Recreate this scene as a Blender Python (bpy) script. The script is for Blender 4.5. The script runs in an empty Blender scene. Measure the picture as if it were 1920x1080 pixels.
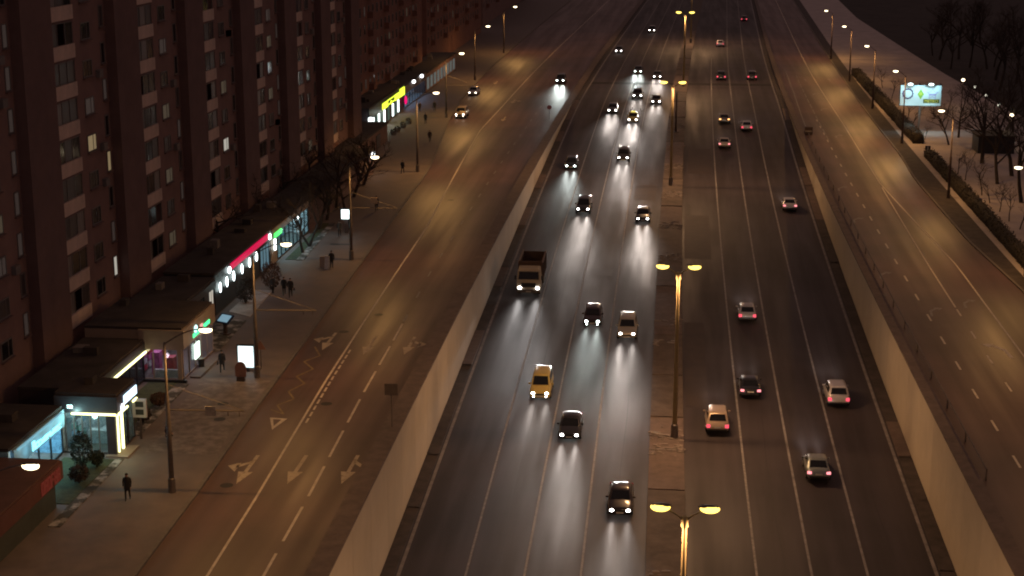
import bpy, math, random
from mathutils import Vector, Matrix
R = math.radians
rnd = random.Random(7)
S = bpy.context.scene
C = S.collection

# ------------------------------------------------------------------ camera
F = 3000.0; HC = 36.2                                  # focal length in photo pixels, camera height
PIT = math.atan(745 / F)
YAW = math.atan(330 / (F * math.cos(PIT) + 745 * math.sin(PIT)))
cam_d = bpy.data.cameras.new('camera'); cam = bpy.data.objects.new('camera', cam_d)
C.objects.link(cam); S.camera = cam
cam.location = (0, 0, HC); cam.rotation_euler = (math.pi / 2 - PIT, 0, YAW)
cam_d.sensor_width = 36; cam_d.lens = F / 1920 * 36
cam_d.clip_start = 1; cam_d.clip_end = 3000

# ------------------------------------------------------------------ world, sun, exposure
W = bpy.data.worlds.new('World'); S.world = W; W.use_nodes = True
nt = W.node_tree; nt.nodes.clear()
wo = nt.nodes.new('ShaderNodeOutputWorld')
sky = nt.nodes.new('ShaderNodeTexSky'); sky.sky_type = 'NISHITA'; sky.sun_disc = False
sky.sun_elevation = R(1.0); sky.sun_rotation = R(200)
bg1 = nt.nodes.new('ShaderNodeBackground'); bg1.inputs[1].default_value = 0.002
bg2 = nt.nodes.new('ShaderNodeBackground'); bg2.inputs[0].default_value = (1, .62, .58, 1); bg2.inputs[1].default_value = 0.11
ad = nt.nodes.new('ShaderNodeAddShader')
nt.links.new(sky.outputs[0], bg1.inputs[0]); nt.links.new(bg1.outputs[0], ad.inputs[0])
nt.links.new(bg2.outputs[0], ad.inputs[1]); nt.links.new(ad.outputs[0], wo.inputs[0])
sun_d = bpy.data.lights.new('moon', 'SUN'); sun_d.energy = 0.01; sun_d.angle = R(10); sun_d.color = (.8, .85, 1)
sun = bpy.data.objects.new('moon', sun_d); C.objects.link(sun); sun.rotation_euler = (R(50), 0, R(30))
S.view_settings.view_transform = 'Standard'; S.view_settings.look = 'None'
S.view_settings.exposure = 0.0; S.view_settings.gamma = 1.0
S.render.engine = 'CYCLES'
S.cycles.use_denoising = True
S.cycles.filter_width = 2.0
S.cycles.max_bounces = 5; S.cycles.transparent_max_bounces = 12
S.cycles.sample_clamp_indirect = 3.0; S.cycles.sample_clamp_direct = 0
S.cycles.caustics_reflective = False; S.cycles.caustics_refractive = False

LAMP_SIDE, LAMP_MEDIAN, HEADLAMP = 1600, 3600, 9000
SODIUM = (1.0, .51, .15)

# ------------------------------------------------------------------ pixel helpers
cp, sp_, cy_, sy_ = math.cos(PIT), math.sin(PIT), math.cos(YAW), math.sin(YAW)
FW = Vector((-sy_ * cp, cy_ * cp, -sp_)); RT = Vector((cy_, sy_, 0)); UP = RT.cross(FW)
def ray(x, y): return FW * F + RT * (x - 960) + UP * (540 - y)
def zh(Y):                                            # highway level: an underpass ramp
    t = 279.0 - Y
    if t <= -15: return 0.0
    if t < 15: return -0.0375 * (t + 15) ** 2 / 60
    return -0.0375 * t
def gp(x, y, z=0.0):
    d = ray(x, y); k = (z - HC) / d.z; return Vector((k * d.x, k * d.y, z))
def hp(x, y):
    d = ray(x, y); z = 0.0
    for i in range(60):
        k = (z - HC) / d.z; z = .5 * z + .5 * zh(k * d.y)
    return Vector((k * d.x, k * d.y, z))
def onX(x, y, X):
    d = ray(x, y); k = X / d.x; return k * d.y, HC + k * d.z
def cx(Y):                                            # gentle bend of the whole road
    if Y < 400: return 6e-5 * (Y - 210) ** 2
    return 6e-5 * 190 ** 2 + 2 * 6e-5 * 190 * (Y - 400)
def lerp_tab(tab, Y):
    if not isinstance(tab, (list, tuple)): return tab
    if Y <= tab[0][0]: return tab[0][1]
    for (a, b), (c, d) in zip(tab, tab[1:]):
        if Y <= c: return b + (d - b) * (Y - a) / (c - a)
    return tab[-1][1]

# ------------------------------------------------------------------ materials
MATS = {}
def mat(name, col, rough=.6, metal=0.0, var=.25, scale=3.0, bump=0.0, emit=None, es=0.0, stretch=None, rvar=0.0, coat=0.0, col2=None, thr=None, spec=None):
    if name in MATS: return MATS[name]
    m = bpy.data.materials.new(name); m.use_nodes = True; MATS[name] = m
    n = m.node_tree.nodes; l = m.node_tree.links
    b = n['Principled BSDF']
    b.inputs['Base Color'].default_value = (*col, 1); b.inputs['Roughness'].default_value = rough
    b.inputs['Metallic'].default_value = metal
    if spec is not None: b.inputs['Specular IOR Level'].default_value = spec
    if coat: b.inputs['Coat Weight'].default_value = coat; b.inputs['Coat Roughness'].default_value = .08
    if emit: b.inputs['Emission Color'].default_value = (*emit, 1); b.inputs['Emission Strength'].default_value = es
    if var > 0:
        tc = n.new('ShaderNodeTexCoord'); mp = n.new('ShaderNodeMapping')
        if stretch: mp.inputs['Scale'].default_value = stretch
        l.new(tc.outputs['Object'], mp.inputs[0])
        t = n.new('ShaderNodeTexNoise'); t.inputs['Scale'].default_value = scale; t.inputs['Detail'].default_value = 5
        t.inputs['Roughness'].default_value = .65
        l.new(mp.outputs[0], t.inputs['Vector'])
        r = n.new('ShaderNodeValToRGB')
        if col2 is None:
            r.color_ramp.elements[0].position = .3; r.color_ramp.elements[1].position = .7
            r.color_ramp.elements[0].color = (*[c * (1 - var) for c in col], 1)
            r.color_ramp.elements[1].color = (*[c * (1 + var) for c in col], 1)
        else:
            a, b2 = thr or (.45, .55)
            r.color_ramp.elements[0].position = a; r.color_ramp.elements[1].position = b2
            r.color_ramp.elements[0].color = (*col, 1); r.color_ramp.elements[1].color = (*col2, 1)
        l.new(t.outputs[0], r.inputs[0]); l.new(r.outputs[0], b.inputs['Base Color'])
        if rvar:
            mr = n.new('ShaderNodeMapRange'); mr.inputs['From Min'].default_value = .3; mr.inputs['From Max'].default_value = .7
            mr.inputs['To Min'].default_value = rough - rvar; mr.inputs['To Max'].default_value = rough + rvar
            l.new(t.outputs[0], mr.inputs[0]); l.new(mr.outputs[0], b.inputs['Roughness'])
        if bump:
            t2 = n.new('ShaderNodeTexNoise'); t2.inputs['Scale'].default_value = scale * 6; t2.inputs['Detail'].default_value = 4
            l.new(mp.outputs[0], t2.inputs['Vector'])
            bp = n.new('ShaderNodeBump'); bp.inputs['Strength'].default_value = bump; bp.inputs['Distance'].default_value = .05
            l.new(t2.outputs[0], bp.inputs['Height']); l.new(bp.outputs[0], b.inputs['Normal'])
    return m
def emat(name, col, s): return mat(name, (.02, .02, .02), .5, var=0, emit=col, es=s)
def asphalt(name, col, rough, spec, rv):
    """dark wet asphalt: wheel tracks, long streaks, blotches"""
    m = bpy.data.materials.new(name); m.use_nodes = True; MATS[name] = m
    n = m.node_tree.nodes; l = m.node_tree.links; b = n['Principled BSDF']; b.inputs['Specular IOR Level'].default_value = spec
    tc = n.new('ShaderNodeTexCoord')
    mp = n.new('ShaderNodeMapping'); mp.inputs['Scale'].default_value = (.55, .02, 1)
    l.new(tc.outputs['Object'], mp.inputs[0])
    t = n.new('ShaderNodeTexNoise'); t.inputs['Scale'].default_value = 1.0; t.inputs['Detail'].default_value = 3; t.inputs['Roughness'].default_value = .5
    l.new(mp.outputs[0], t.inputs['Vector'])
    t2 = n.new('ShaderNodeTexNoise'); t2.inputs['Scale'].default_value = .13; t2.inputs['Detail'].default_value = 6
    l.new(tc.outputs['Object'], t2.inputs['Vector'])
    t3 = n.new('ShaderNodeTexNoise'); t3.inputs['Scale'].default_value = 9; t3.inputs['Detail'].default_value = 4
    l.new(tc.outputs['Object'], t3.inputs['Vector'])
    mx = n.new('ShaderNodeMath'); mx.operation = 'ADD'; l.new(t.outputs[0], mx.inputs[0]); l.new(t2.outputs[0], mx.inputs[1])
    r = n.new('ShaderNodeValToRGB'); r.color_ramp.elements[0].position = .36; r.color_ramp.elements[1].position = .66
    hf = n.new('ShaderNodeMath'); hf.operation = 'MULTIPLY'; hf.inputs[1].default_value = .5; l.new(mx.outputs[0], hf.inputs[0])
    r.color_ramp.elements[0].color = (*[c * .7 for c in col], 1); r.color_ramp.elements[1].color = (*[c * 1.4 for c in col], 1)
    l.new(hf.outputs[0], r.inputs[0]); l.new(r.outputs[0], b.inputs['Base Color'])
    mr = n.new('ShaderNodeMapRange'); mr.inputs['From Min'].default_value = .35; mr.inputs['From Max'].default_value = .65
    mr.inputs['To Min'].default_value = rough + rv; mr.inputs['To Max'].default_value = rough - rv
    l.new(t.outputs[0], mr.inputs[0]); l.new(mr.outputs[0], b.inputs['Roughness'])
    bp = n.new('ShaderNodeBump'); bp.inputs['Strength'].default_value = .25; bp.inputs['Distance'].default_value = .02
    l.new(t3.outputs[0], bp.inputs['Height']); l.new(bp.outputs[0], b.inputs['Normal'])
    return m
def glassm(name, tint=(.8, .9, .95), gloss=.18):
    m = bpy.data.materials.new(name); m.use_nodes = True; n = m.node_tree.nodes; l = m.node_tree.links; n.clear()
    o = n.new('ShaderNodeOutputMaterial'); t = n.new('ShaderNodeBsdfTransparent'); t.inputs[0].default_value = (*tint, 1)
    g = n.new('ShaderNodeBsdfGlossy'); g.inputs['Roughness'].default_value = .05
    x = n.new('ShaderNodeMixShader'); x.inputs[0].default_value = gloss
    l.new(t.outputs[0], x.inputs[1]); l.new(g.outputs[0], x.inputs[2]); l.new(x.outputs[0], o.inputs[0])
    MATS[name] = m; return m

M_HW = asphalt('highway_asphalt', (.046, .036, .037), .64, .42, .07)
M_SR = asphalt('side_road_asphalt', (.100, .056, .048), .52, .46, .05)
M_WALL = mat('retaining_concrete', (.48, .40, .32), .8, var=.13, scale=.35, bump=.1, stretch=(1, .5, 1.2))
M_WALLS = [mat('retaining_concrete_%d' % i, (.50 * k, .43 * k, .33 * k), .8, var=.09, scale=.3, bump=.06) for i, k in enumerate((.97, 1.0, 1.03))]
M_COPE = mat('coping_concrete', (.13, .095, .082), .85, var=.25, scale=1.2, bump=.2)
M_LEDGE = mat('ledge_dirt', (.06, .047, .042), .9, var=.4, scale=.8, bump=.4)
M_MED = mat('median_concrete', (.10, .075, .06), .85, var=.35, scale=.7, bump=.3)
M_SNOW = mat('dirty_snow', (.40, .36, .34), .8, var=.3, scale=.9, bump=.5)
M_SNOWP = mat('park_snow', (.42, .36, .34), .85, var=.18, scale=.25, bump=.4)
M_BED = mat('snowy_soil', (.055, .05, .04), .9, col2=(.36, .34, .33), thr=(.47, .6), scale=.9, bump=.5)
M_GRASS = mat('dull_turf', (.05, .06, .025), .95, var=.4, scale=2.5, bump=.6)
M_PAVE = mat('pavement', (.145, .115, .104), .7, var=.3, scale=.5, bump=.15, rvar=.12)
M_SLUSH = mat('trodden_slush', (.12, .095, .085), .7, col2=(.22, .18, .165), thr=(.42, .62), scale=1.3, bump=.6)
M_KERB = mat('kerb_stone', (.14, .12, .105), .8, var=.2, scale=2)
M_LINE = mat('road_paint', (.58, .50, .40), .7, var=.25, scale=1.5, bump=.1)
M_ARROW = mat('worn_arrow_paint', (.46, .38, .28), .75, col2=(.16, .11, .085), thr=(.5, .72), scale=2.2)
M_LINEW = mat('worn_road_paint', (.25, .23, .215), .75, var=.4, scale=3)
M_LINED = mat('edge_line_paint', (.24, .22, .21), .75, var=.35, scale=1.2)
M_YEL = mat('worn_yellow_paint', (.22, .16, .08), .7, var=.4, scale=2)
M_POLE = mat('galvanised_pole', (.12, .098, .088), .55, metal=.2, var=.2, scale=3)
M_POLED = mat('dark_pole', (.05, .03, .028), .6, var=.2, scale=3)
M_POLEY = mat('pale_pole', (.30, .24, .13), .45, var=.1, scale=2)
M_BRICK = mat('brown_brick', (.22, .132, .115), .9, var=.14, scale=.5, bump=.15)
M_BRICKD = mat('dark_brick', (.155, .092, .083), .9, var=.16, scale=.5, bump=.15)
M_BRICKR = mat('red_brick', (.20, .095, .072), .9, var=.2, scale=.5, bump=.15)
M_PARA = mat('balcony_panel', (.62, .47, .39), .85, var=.15, scale=1.0)
M_FRAME = mat('window_frame', (.16, .14, .13), .6, var=.15, scale=3)
M_PANE = mat('dark_pane', (.015, .014, .016), .12, var=0)
M_CURT = mat('curtained_pane', (.06, .048, .048), .35, var=.4, scale=2.0, stretch=(1, 6, .3))
M_CURT2 = mat('pale_curtain', (.17, .14, .13), .4, var=.45, scale=2.5, stretch=(1, 5, .2))
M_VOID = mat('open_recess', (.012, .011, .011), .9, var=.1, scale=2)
M_LIT = {'w': emat('lit_white', (1, .93, .80), .4), 'y': emat('lit_warm', (1, .72, .38), .2), 'v': emat('lit_violet', (.62, .48, .85), .32),
         'd': emat('lit_dim', (1, .72, .62), .03), 'c': emat('lit_cream', (1, .76, .5), .05), 'b': emat('lit_spot', (1, 1, .95), 1.2)}
M_ROOF = mat('bitumen_roof', (.045, .036, .034), .9, var=.4, scale=.5, bump=.2)
M_DARK = mat('dark_cladding', (.035, .024, .028), .55, var=.25, scale=1)
M_FASC = mat('beige_fascia', (.26, .20, .16), .7, var=.12, scale=1)
M_BLACK = mat('black_trim', (.012, .012, .013), .5, var=.1, scale=5)
M_GLASS = glassm('shop_glass')
M_GLASSD = glassm('shop_glass_dim', (.45, .5, .5), .2)
M_TYRE = mat('tyre_rubber', (.012, .012, .012), .8, var=.1, scale=8)
M_RIM = mat('wheel_rim', (.25, .25, .26), .35, metal=.8, var=.1, scale=8)
M_AGLASS = mat('car_glass', (.008, .009, .010), .06, var=0)
M_HEAD = emat('headlight_glow', (1, .97, .92), 16)
M_HEADG = emat('headlight_glow_green', (.85, 1, .93), 16)
M_HEADY = emat('headlight_glow_warm', (1, .86, .68), 9)
M_TAIL = emat('taillight_glow', (1, .09, .14), 1.3)
M_TAILW = emat('taillight_bright', (1, .28, .30), 2)
M_TAILO = emat('taillight_orange', (1, .45, .15), 4)
M_TAILD = mat('taillight_lens', (.22, .01, .015), .25, var=0)
M_PLATE = mat('number_plate', (.5, .5, .48), .5, var=.1, scale=20)
M_LENS = emat('lamp_lens', (1, .80, .50), 5)
M_LENSY = emat('lamp_lens_yellow', (1, .70, .14), 3.0)
M_BARK = mat('bark', (.035, .026, .022), .95, var=.3, scale=6)
M_TWIG = mat('twigs', (.045, .032, .026), .95, var=.35, scale=.8)
M_TWIGR = mat('russet_twigs', (.11, .06, .04), .95, var=.35, scale=.8)
M_HEDGE = mat('hedge_twigs', (.028, .022, .016), .95, var=.4, scale=1.2)
M_LEAF = mat('evergreen', (.022, .034, .02), .8, var=.4, scale=2)
M_SKIN = mat('skin', (.36, .22, .16), .6, var=.1, scale=8)
M_HAIR = mat('dark_hair', (.02, .014, .011), .7, var=.2, scale=10)

# ------------------------------------------------------------------ mesh building
class B:
    def __init__(s): s.v = []; s.f = []; s.m = []; s.mi = 0
    def quad(s, a, b, c, d):
        i = len(s.v); s.v += [tuple(a), tuple(b), tuple(c), tuple(d)]; s.f.append((i, i + 1, i + 2, i + 3)); s.m.append(s.mi)
    def poly(s, pts):
        i = len(s.v); s.v += [tuple(p) for p in pts]; s.f.append(tuple(range(i, i + len(pts)))); s.m.append(s.mi)
    def box(s, x0, x1, y0, y1, z0, z1):
        i = len(s.v)
        s.v += [(x0, y0, z0), (x1, y0, z0), (x1, y1, z0), (x0, y1, z0), (x0, y0, z1), (x1, y0, z1), (x1, y1, z1), (x0, y1, z1)]
        for f in ((3, 2, 1, 0), (4, 5, 6, 7), (0, 1, 5, 4), (1, 2, 6, 5), (2, 3, 7, 6), (3, 0, 4, 7)):
            s.f.append(tuple(i + k for k in f)); s.m.append(s.mi)
        return s
    def ring(s, pts): i = len(s.v); s.v += [tuple(p) for p in pts]; return list(range(i, i + len(pts)))
    def bridge(s, a, b):
        n = len(a)
        for k in range(n): s.f.append((a[k], a[(k + 1) % n], b[(k + 1) % n], b[k])); s.m.append(s.mi)
    def cap(s, a, rev=False): s.f.append(tuple(reversed(a)) if rev else tuple(a)); s.m.append(s.mi)
    def tube(s, pts, rads, n=6, caps=True):
        rings = []; pts = [Vector(p) for p in pts]
        for k, p in enumerate(pts):
            d = (pts[min(k + 1, len(pts) - 1)] - pts[max(k - 1, 0)]).normalized()
            a = d.cross(Vector((0, 0, 1)))
            if a.length < 1e-3: a = Vector((1, 0, 0))
            a.normalize(); b = d.cross(a)
            r = rads[k] if isinstance(rads, (list, tuple)) else rads
            rings.append(s.ring([p + (a * math.cos(t * 2 * math.pi / n) + b * math.sin(t * 2 * math.pi / n)) * r for t in range(n)]))
        for x, y in zip(rings, rings[1:]): s.bridge(x, y)
        if caps: s.cap(rings[0], True); s.cap(rings[-1])
        return s
    def ell(s, c, r, nu=10, nv=6, lo=-1.0, hi=1.0):
        rings = []
        for j in range(nv + 1):
            t = math.asin(max(-1, min(1, lo))) + (math.asin(min(1, hi)) - math.asin(max(-1, lo))) * j / nv
            rr = max(math.cos(t), .02)
            rings.append(s.ring([(c[0] + r[0] * rr * math.cos(2 * math.pi * k / nu), c[1] + r[1] * rr * math.sin(2 * math.pi * k / nu), c[2] + r[2] * math.sin(t)) for k in range(nu)]))
        for x, y in zip(rings, rings[1:]): s.bridge(x, y)
        s.cap(rings[0], True); s.cap(rings[-1]); return s
    def mesh(s, name, mats, smooth=False):
        me = bpy.data.meshes.new(name); me.from_pydata(s.v, [], s.f)
        for m in (mats if isinstance(mats, (list, tuple)) else [mats]): me.materials.append(m)
        me.polygons.foreach_set('material_index', s.m)
        if smooth: me.polygons.foreach_set('use_smooth', [True] * len(me.polygons))
        me.update(); return me
def link(name, me, parent=None, loc=None, rot=None, scale=None):
    o = bpy.data.objects.new(name, me); C.objects.link(o)
    if parent is not None: o.parent = parent
    if loc is not None: o.location = loc
    if rot is not None: o.rotation_euler = rot
    if scale is not None: o.scale = scale
    return o
def part(name, b, m, parent=None, smooth=False, **k): return link(name, b.mesh(name, m, smooth), parent, **k)
def tag(o, label, cat, group=None):
    o['label'] = label; o['category'] = cat
    if group: o['group'] = group
    return o
def thing(name, label, cat, loc=(0, 0, 0), rotz=0, group=None):
    o = bpy.data.objects.new(name, None); C.objects.link(o); o.empty_display_size = .3
    o.location = loc; o.rotation_euler = (0, 0, rotz); return tag(o, label, cat, group)
def struct(name, b, m, smooth=False):
    o = part(name, b, m, None, smooth); o['kind'] = 'structure'; return o
def boxpart(name, m, parent, *a): return part(name, B().box(*a), m, parent)
def spot(name, parent, loc, power, col, size=160, blend=1.0, rot=(0, 0, 0), soft=.15):
    d = bpy.data.lights.new(name, 'SPOT'); d.energy = power; d.color = col; d.spot_size = R(size); d.spot_blend = blend; d.shadow_soft_size = soft
    o = bpy.data.objects.new(name, d); C.objects.link(o); o.parent = parent; o.location = loc; o.rotation_euler = rot; return o
def point(name, parent, loc, power, col, soft=.2):
    d = bpy.data.lights.new(name, 'POINT'); d.energy = power; d.color = col; d.shadow_soft_size = soft
    o = bpy.data.objects.new(name, d); C.objects.link(o); o.parent = parent; o.location = loc; return o
BEAMS = {}
def beam_data(col, power, i=0):
    """low beam: brightest just below the horizon, fading towards the bumper and to the sides"""
    key = (col, round(power), i)
    if key in BEAMS: return BEAMS[key]
    d = bpy.data.lights.new('headlight_beam', 'SPOT'); d.energy = power; d.color = col; d.spot_size = R(100); d.spot_blend = .6; d.shadow_soft_size = .10
    d.use_nodes = True; n = d.node_tree.nodes; l = d.node_tree.links
    em = next(x for x in n if x.type == 'EMISSION'); tc = n.new('ShaderNodeTexCoord'); sx = n.new('ShaderNodeSeparateXYZ'); l.new(tc.outputs['Normal'], sx.inputs[0])
    def m(op, a, b=None):
        q = n.new('ShaderNodeMath'); q.operation = op
        for k, v in enumerate((a, b)):
            if v is None: continue
            if isinstance(v, (int, float)): q.inputs[k].default_value = v
            else: l.new(v, q.inputs[k])
        return q.outputs[0]
    v = m('MAXIMUM', m('ABSOLUTE', sx.outputs['Y']), .034); fall = m('POWER', m('DIVIDE', .034, v), 1.75)
    h = m('POWER', m('MAXIMUM', m('SUBTRACT', 1.0, m('MULTIPLY', m('ABSOLUTE', sx.outputs['X']), 3.2)), 0.0), 2.0)
    l.new(m('MULTIPLY', fall, h), em.inputs['Strength']); BEAMS[key] = d; return d
def beam(parent, loc, col, power, aim=0.0):
    o = bpy.data.objects.new('headlight_beam', beam_data(col, power)); C.objects.link(o); o.parent = parent; o.location = loc; o.rotation_euler = (R(90 - aim), 0, math.pi); return o
ORD = ['first', 'second', 'third', 'fourth', 'fifth', 'sixth', 'seventh', 'eighth', 'ninth', 'tenth', 'eleventh', 'twelfth', 'thirteenth', 'fourteenth', 'fifteenth']

Y0, Y1 = 55.0, 640.0
def ys(a, b, st=4.0):
    n = max(1, int(math.ceil((b - a) / st))); return [a + (b - a) * i / n for i in range(n + 1)]
def strip(b, ua, ub, zf, a=Y0, e=Y1, st=5.0, bend=True):
    """a sheet between two lateral offsets (tables allowed) following the road"""
    pr = None
    for Y in ys(a, e, st):
        k = cx(Y) if bend else 0
        p = (lerp_tab(ua, Y) + k, Y, zf(Y)); q = (lerp_tab(ub, Y) + k, Y, zf(Y))
        if pr: b.quad(pr[0], pr[1], q, p)
        pr = (p, q)
    return b
def wallstrip(b, u, z0, z1, a=Y0, e=Y1, st=5.0, flip=False):
    pr = None
    for Y in ys(a, e, st):
        X = lerp_tab(u, Y) + cx(Y); p = (X, Y, z0(Y)); q = (X, Y, z1(Y))
        if pr: b.quad(*((pr[0], p, q, pr[1]) if flip else (pr[0], pr[1], q, p)))
        pr = (p, q)
    return b
flat = lambda z: (lambda Y: z)

# ================================================================== SETTING
KL = [(60, -29.8), (90, -30.0), (107, -30.5), (121, -30.8), (143, -31.4), (182, -32.5), (205, -33.2), (219, -34.2), (254, -37.5), (280, -39.3), (326, -41.0), (450, -43), (640, -45)]
S1 = [(60, -25.8), (90, -26.3), (114, -27.0), (144, -27.5), (171, -27.9), (210, -29.7), (246, -31.3), (271, -31.2), (324, -31.4), (640, -31.5)]
S2 = [(60, -22.9), (91, -23.15), (112, -23.6), (128, -23.8), (150, -24.3), (216, -24.5), (640, -24.8)]
RS = [(60, 27.0), (127, 27.3), (159, 27.4), (184, 26.2), (204, 25.3), (259, 25.5), (330, 25.0), (640, 24.8)]
RDB = [(80, 24.2), (115, 24.4), (130, 24.4), (158, 24.6), (203, 25.2)]
RK = [(60, 32.6), (120, 32.2), (149, 31.6), (171, 30.4), (208, 30.0), (228, 30.6), (272, 30.5), (330, 30.7), (640, 30.7)]
OUTL, INL, INR, OUTR = -20.75, -19.5, 17.65, 18.55

b = B(); strip(b, -500, OUTL - .3, flat(-.12), 30, 900, 20); strip(b, OUTR + .3, 500, flat(-.12), 30, 900, 20); strip(b, OUTL - .3, OUTR + .3, flat(-.12), Y1, 900, 20)
struct('ground', b, mat('forest_floor', (.03, .024, .022), .95, var=.5, scale=.15, bump=.5))
highway = struct('highway', strip(B(), INL - .2, INR + .2, zh, Y0, Y1 + 2, 3), M_HW)
road_l = struct('side_road', strip(B(), [(y, u - .05) for y, u in KL], OUTL, flat(0.0)), M_SR)
road_r = struct('side_road', strip(B(), OUTR, [(y, u + .05) for y, u in RK], flat(0.0)), M_SR)
# pavement on the left with its kerb
pavement = struct('pavement', strip(B(), -60, [(y, u - .28) for y, u in KL], flat(.125)), M_PAVE)
b = B(); strip(b, [(y, u - .28) for y, u in KL], KL, flat(.14)); wallstrip(b, KL, flat(-.05), flat(.14), flip=True)
struct('kerb', b, M_KERB)
# trodden slush in front of the glass pavilions
b = B(); strip(b, [(96, -35.2), (99, -36), (112, -36.3), (118, -36.5)], [(96, -30.6), (100, -30.9), (112, -31.0), (118, -31.4)], flat(.131), 97, 113.5, 2)
o = part('trodden_slush', b, M_SLUSH, pavement)
# verge on the right: kerb, dirt strip, path, snow
b = B(); strip(b, RK, [(y, u + .25) for y, u in RK], flat(.13)); wallstrip(b, RK, flat(-.05), flat(.13))
struct('kerb', b, M_KERB)
struct('verge', strip(B(), [(y, u + .25) for y, u in RK], 32.9, flat(.10)), M_LEDGE)
struct('snow_field', strip(B(), 32.9, [(60, 52), (190, 52), (260, 56), (330, 52), (480, 46)], flat(.12), Y0, Y1, 8), M_SNOWP)

# --- lane markings
def line(name, u, w, zf, m, parent, a=Y0, e=Y1):
    t = [(y, lerp_tab(u, y)) for y in ys(a, e, 5)]
    return part(name, strip(B(), [(y, x - w / 2) for y, x in t], [(y, x + w / 2) for y, x in t], zf, a, e, 5), m, parent)
def dashes(name, u, w, zf, m, parent, a, e, dash, gap):
    y = a
    while y < e:
        line(name, u, w, zf, m, parent, y, y + dash); y += dash + gap
zl = lambda Y: zh(Y) + .006
for u in (-14.0, -10.2, -6.55): line('lane_line', u, .15, zl, M_LINEW, highway)
line('lane_line', 4.8, .16, zl, M_LINEW, highway, Y0, 360); line('lane_line', 8.35, .17, zl, M_LINED, highway); line('lane_line', 11.95, .17, zl, M_LINED, highway)
line('edge_line', -18.35, .24, zl, M_LINED, highway); line('edge_line', 16.4, .24, zl, M_LINED, highway)
zs = flat(.006)
line('lane_line', S1, .16, zs, M_LINE, road_l)
t = [(y, lerp_tab(S1, y) + .38) for y in ys(90, 140, 5)]
dashes('lane_dash', t, .15, zs, M_LINE, road_l, 104.4, 123, 1.0, .45)
dashes('lane_dash', S2, .17, zs, M_LINE, road_l, 62.5, 128, 5.3, 1.75)
dashes('lane_dash', S2, .17, zs, M_LINEW, road_l, 132, 330, 2.3, 6.0)
dashes('lane_dash', 21.6, .17, zs, M_LINE, road_r, 64, 262, 2.3, 5.0)
dashes('lane_dash', 21.8, .17, zs, M_LINEW, road_r, 240, 330, 5.5, 2.0)
dashes('lane_dash', RDB, .16, zs, M_LINE, road_r, 66, 142, 2.3, 5.0)
line('lane_line', RDB, .15, zs, M_LINE, road_r, 142, 202)
line('lane_line', RS, .15, zs, M_LINE, road_r, Y0, Y1)
line('lane_line', [(230, 19.2), (258, 19.35), (300, 19.9), (340, 20.1)], .16, zs, M_LINEW, road_r, 246, 340)
# dark band right across the far highway, darker than the asphalt round it
b = B(); strip(b, INL + .6, INR - .6, lambda Y: zh(Y) + .004, 309, 312.5, 2); part('dark_band', b, mat('dark_band_surface', (.018, .016, .016), .8, var=.3, scale=1), highway)

M_PATCH = [mat('patch_dark', (.034, .027, .028), .64, var=.2, scale=1.5), mat('patch_pale', (.062, .047, .043), .75, col2=(.046, .036, .037), thr=(.35, .65), scale=.6)]
for ua, ub, ya, yb, k in ((.6, 3.6, 176, 197, 1), (.5, 2.4, 128, 152, 1), (-9.6, -7.2, 168, 171, 0), (-6.0, -3.2, 205, 214, 1), (1.0, 4.2, 222, 240, 1)):
    part('asphalt_patch', strip(B(), ua, ub, lambda Y: zh(Y) + .003, ya, yb, 3), M_PATCH[k], highway)
for u, ya, yb in ((-12.1, 70, 240), (-4.4, 90, 300), (6.6, 80, 270), (13.9, 100, 250)):
    tt = [(y, u + .12 * math.sin(y * .21)) for y in ys(ya, yb, 4)]
    line('tar_seam', tt, .07, lambda Y: zh(Y) + .0035, M_PATCH[0], highway, ya, yb)

def flatpoly(name, pts, z, m, parent):                 # painted shape given in ground metres, drawn as one polygon or several
    b = B()
    for p in pts: b.poly([(x, y, z) for x, y in p])
    return part(name, b, m, parent)
def arrow(X, Y, kind, m, s=1.0, parent=road_l, face=-1):
    """lane arrow whose tip points along face*Y; kind: straight / left / right branch / merge"""
    def T(p): return (X + p[0] * s, Y + p[1] * s * face)
    shp = [[(-.11, -2.3), (.11, -2.3), (.11, .4), (-.11, .4)], [(-.42, .4), (.42, .4), (0, 2.3)]]
    if kind in ('left', 'right'):
        k = -1 if kind == 'left' else 1
        shp += [[(0, -1.5), (.75 * k, -.55), (.75 * k, -.1), (0, -1.0)], [(.6 * k, -1.05), (1.25 * k, -.45), (.62 * k, .45)]]
    if kind == 'merge':
        shp = [[(.42, -2.2), (.70, -2.2), (.55, .0), (.30, -.3)], [(.55, 0), (.30, -.3), (-.35, .75), (-.2, 1.15)], [(-.55, .35), (-.1, 1.5), (-1.0, 1.25)]]
    if kind == 'merge2':
        shp = [[(-.42, -2.2), (-.70, -2.2), (-.55, .0), (-.30, -.3)], [(-.55, 0), (-.30, -.3), (.35, .75), (.2, 1.15)], [(.55, .35), (.1, 1.5), (1.0, 1.25)]]
    flatpoly('lane_arrow', [[T(p) for p in q] for q in shp], .008, m, parent)
for px, py, kd in ((617, 640, 'left'), (693, 648, ''), (768, 648, 'right'), (464, 880, 'left'), (557, 880, ''), (656, 880, 'right'), (930, 155, ''), (963, 190, 'right'), (945, 223, '')):
    p = gp(px, py); arrow(p.x, p.y, kd or 'straight', M_ARROW, 1.15)
for px, py in ((1658, 515), (1607, 412), (1578, 353), (1572, 255), (1544, 205), (1529, 176), (1752, 583), (1815, 568)):
    p = gp(px, py); arrow(p.x, p.y, 'merge2', M_LINEW, .85, road_r, 1)
p = gp(1872, 655); arrow(p.x, p.y, 'merge', M_LINE, 1.1, road_r, 1)
for px, py in ((1510, 150), (1555, 150)):
    p = gp(px, py); arrow(p.x, p.y, 'straight', M_LINEW, 1.0, road_r, 1)
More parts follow.
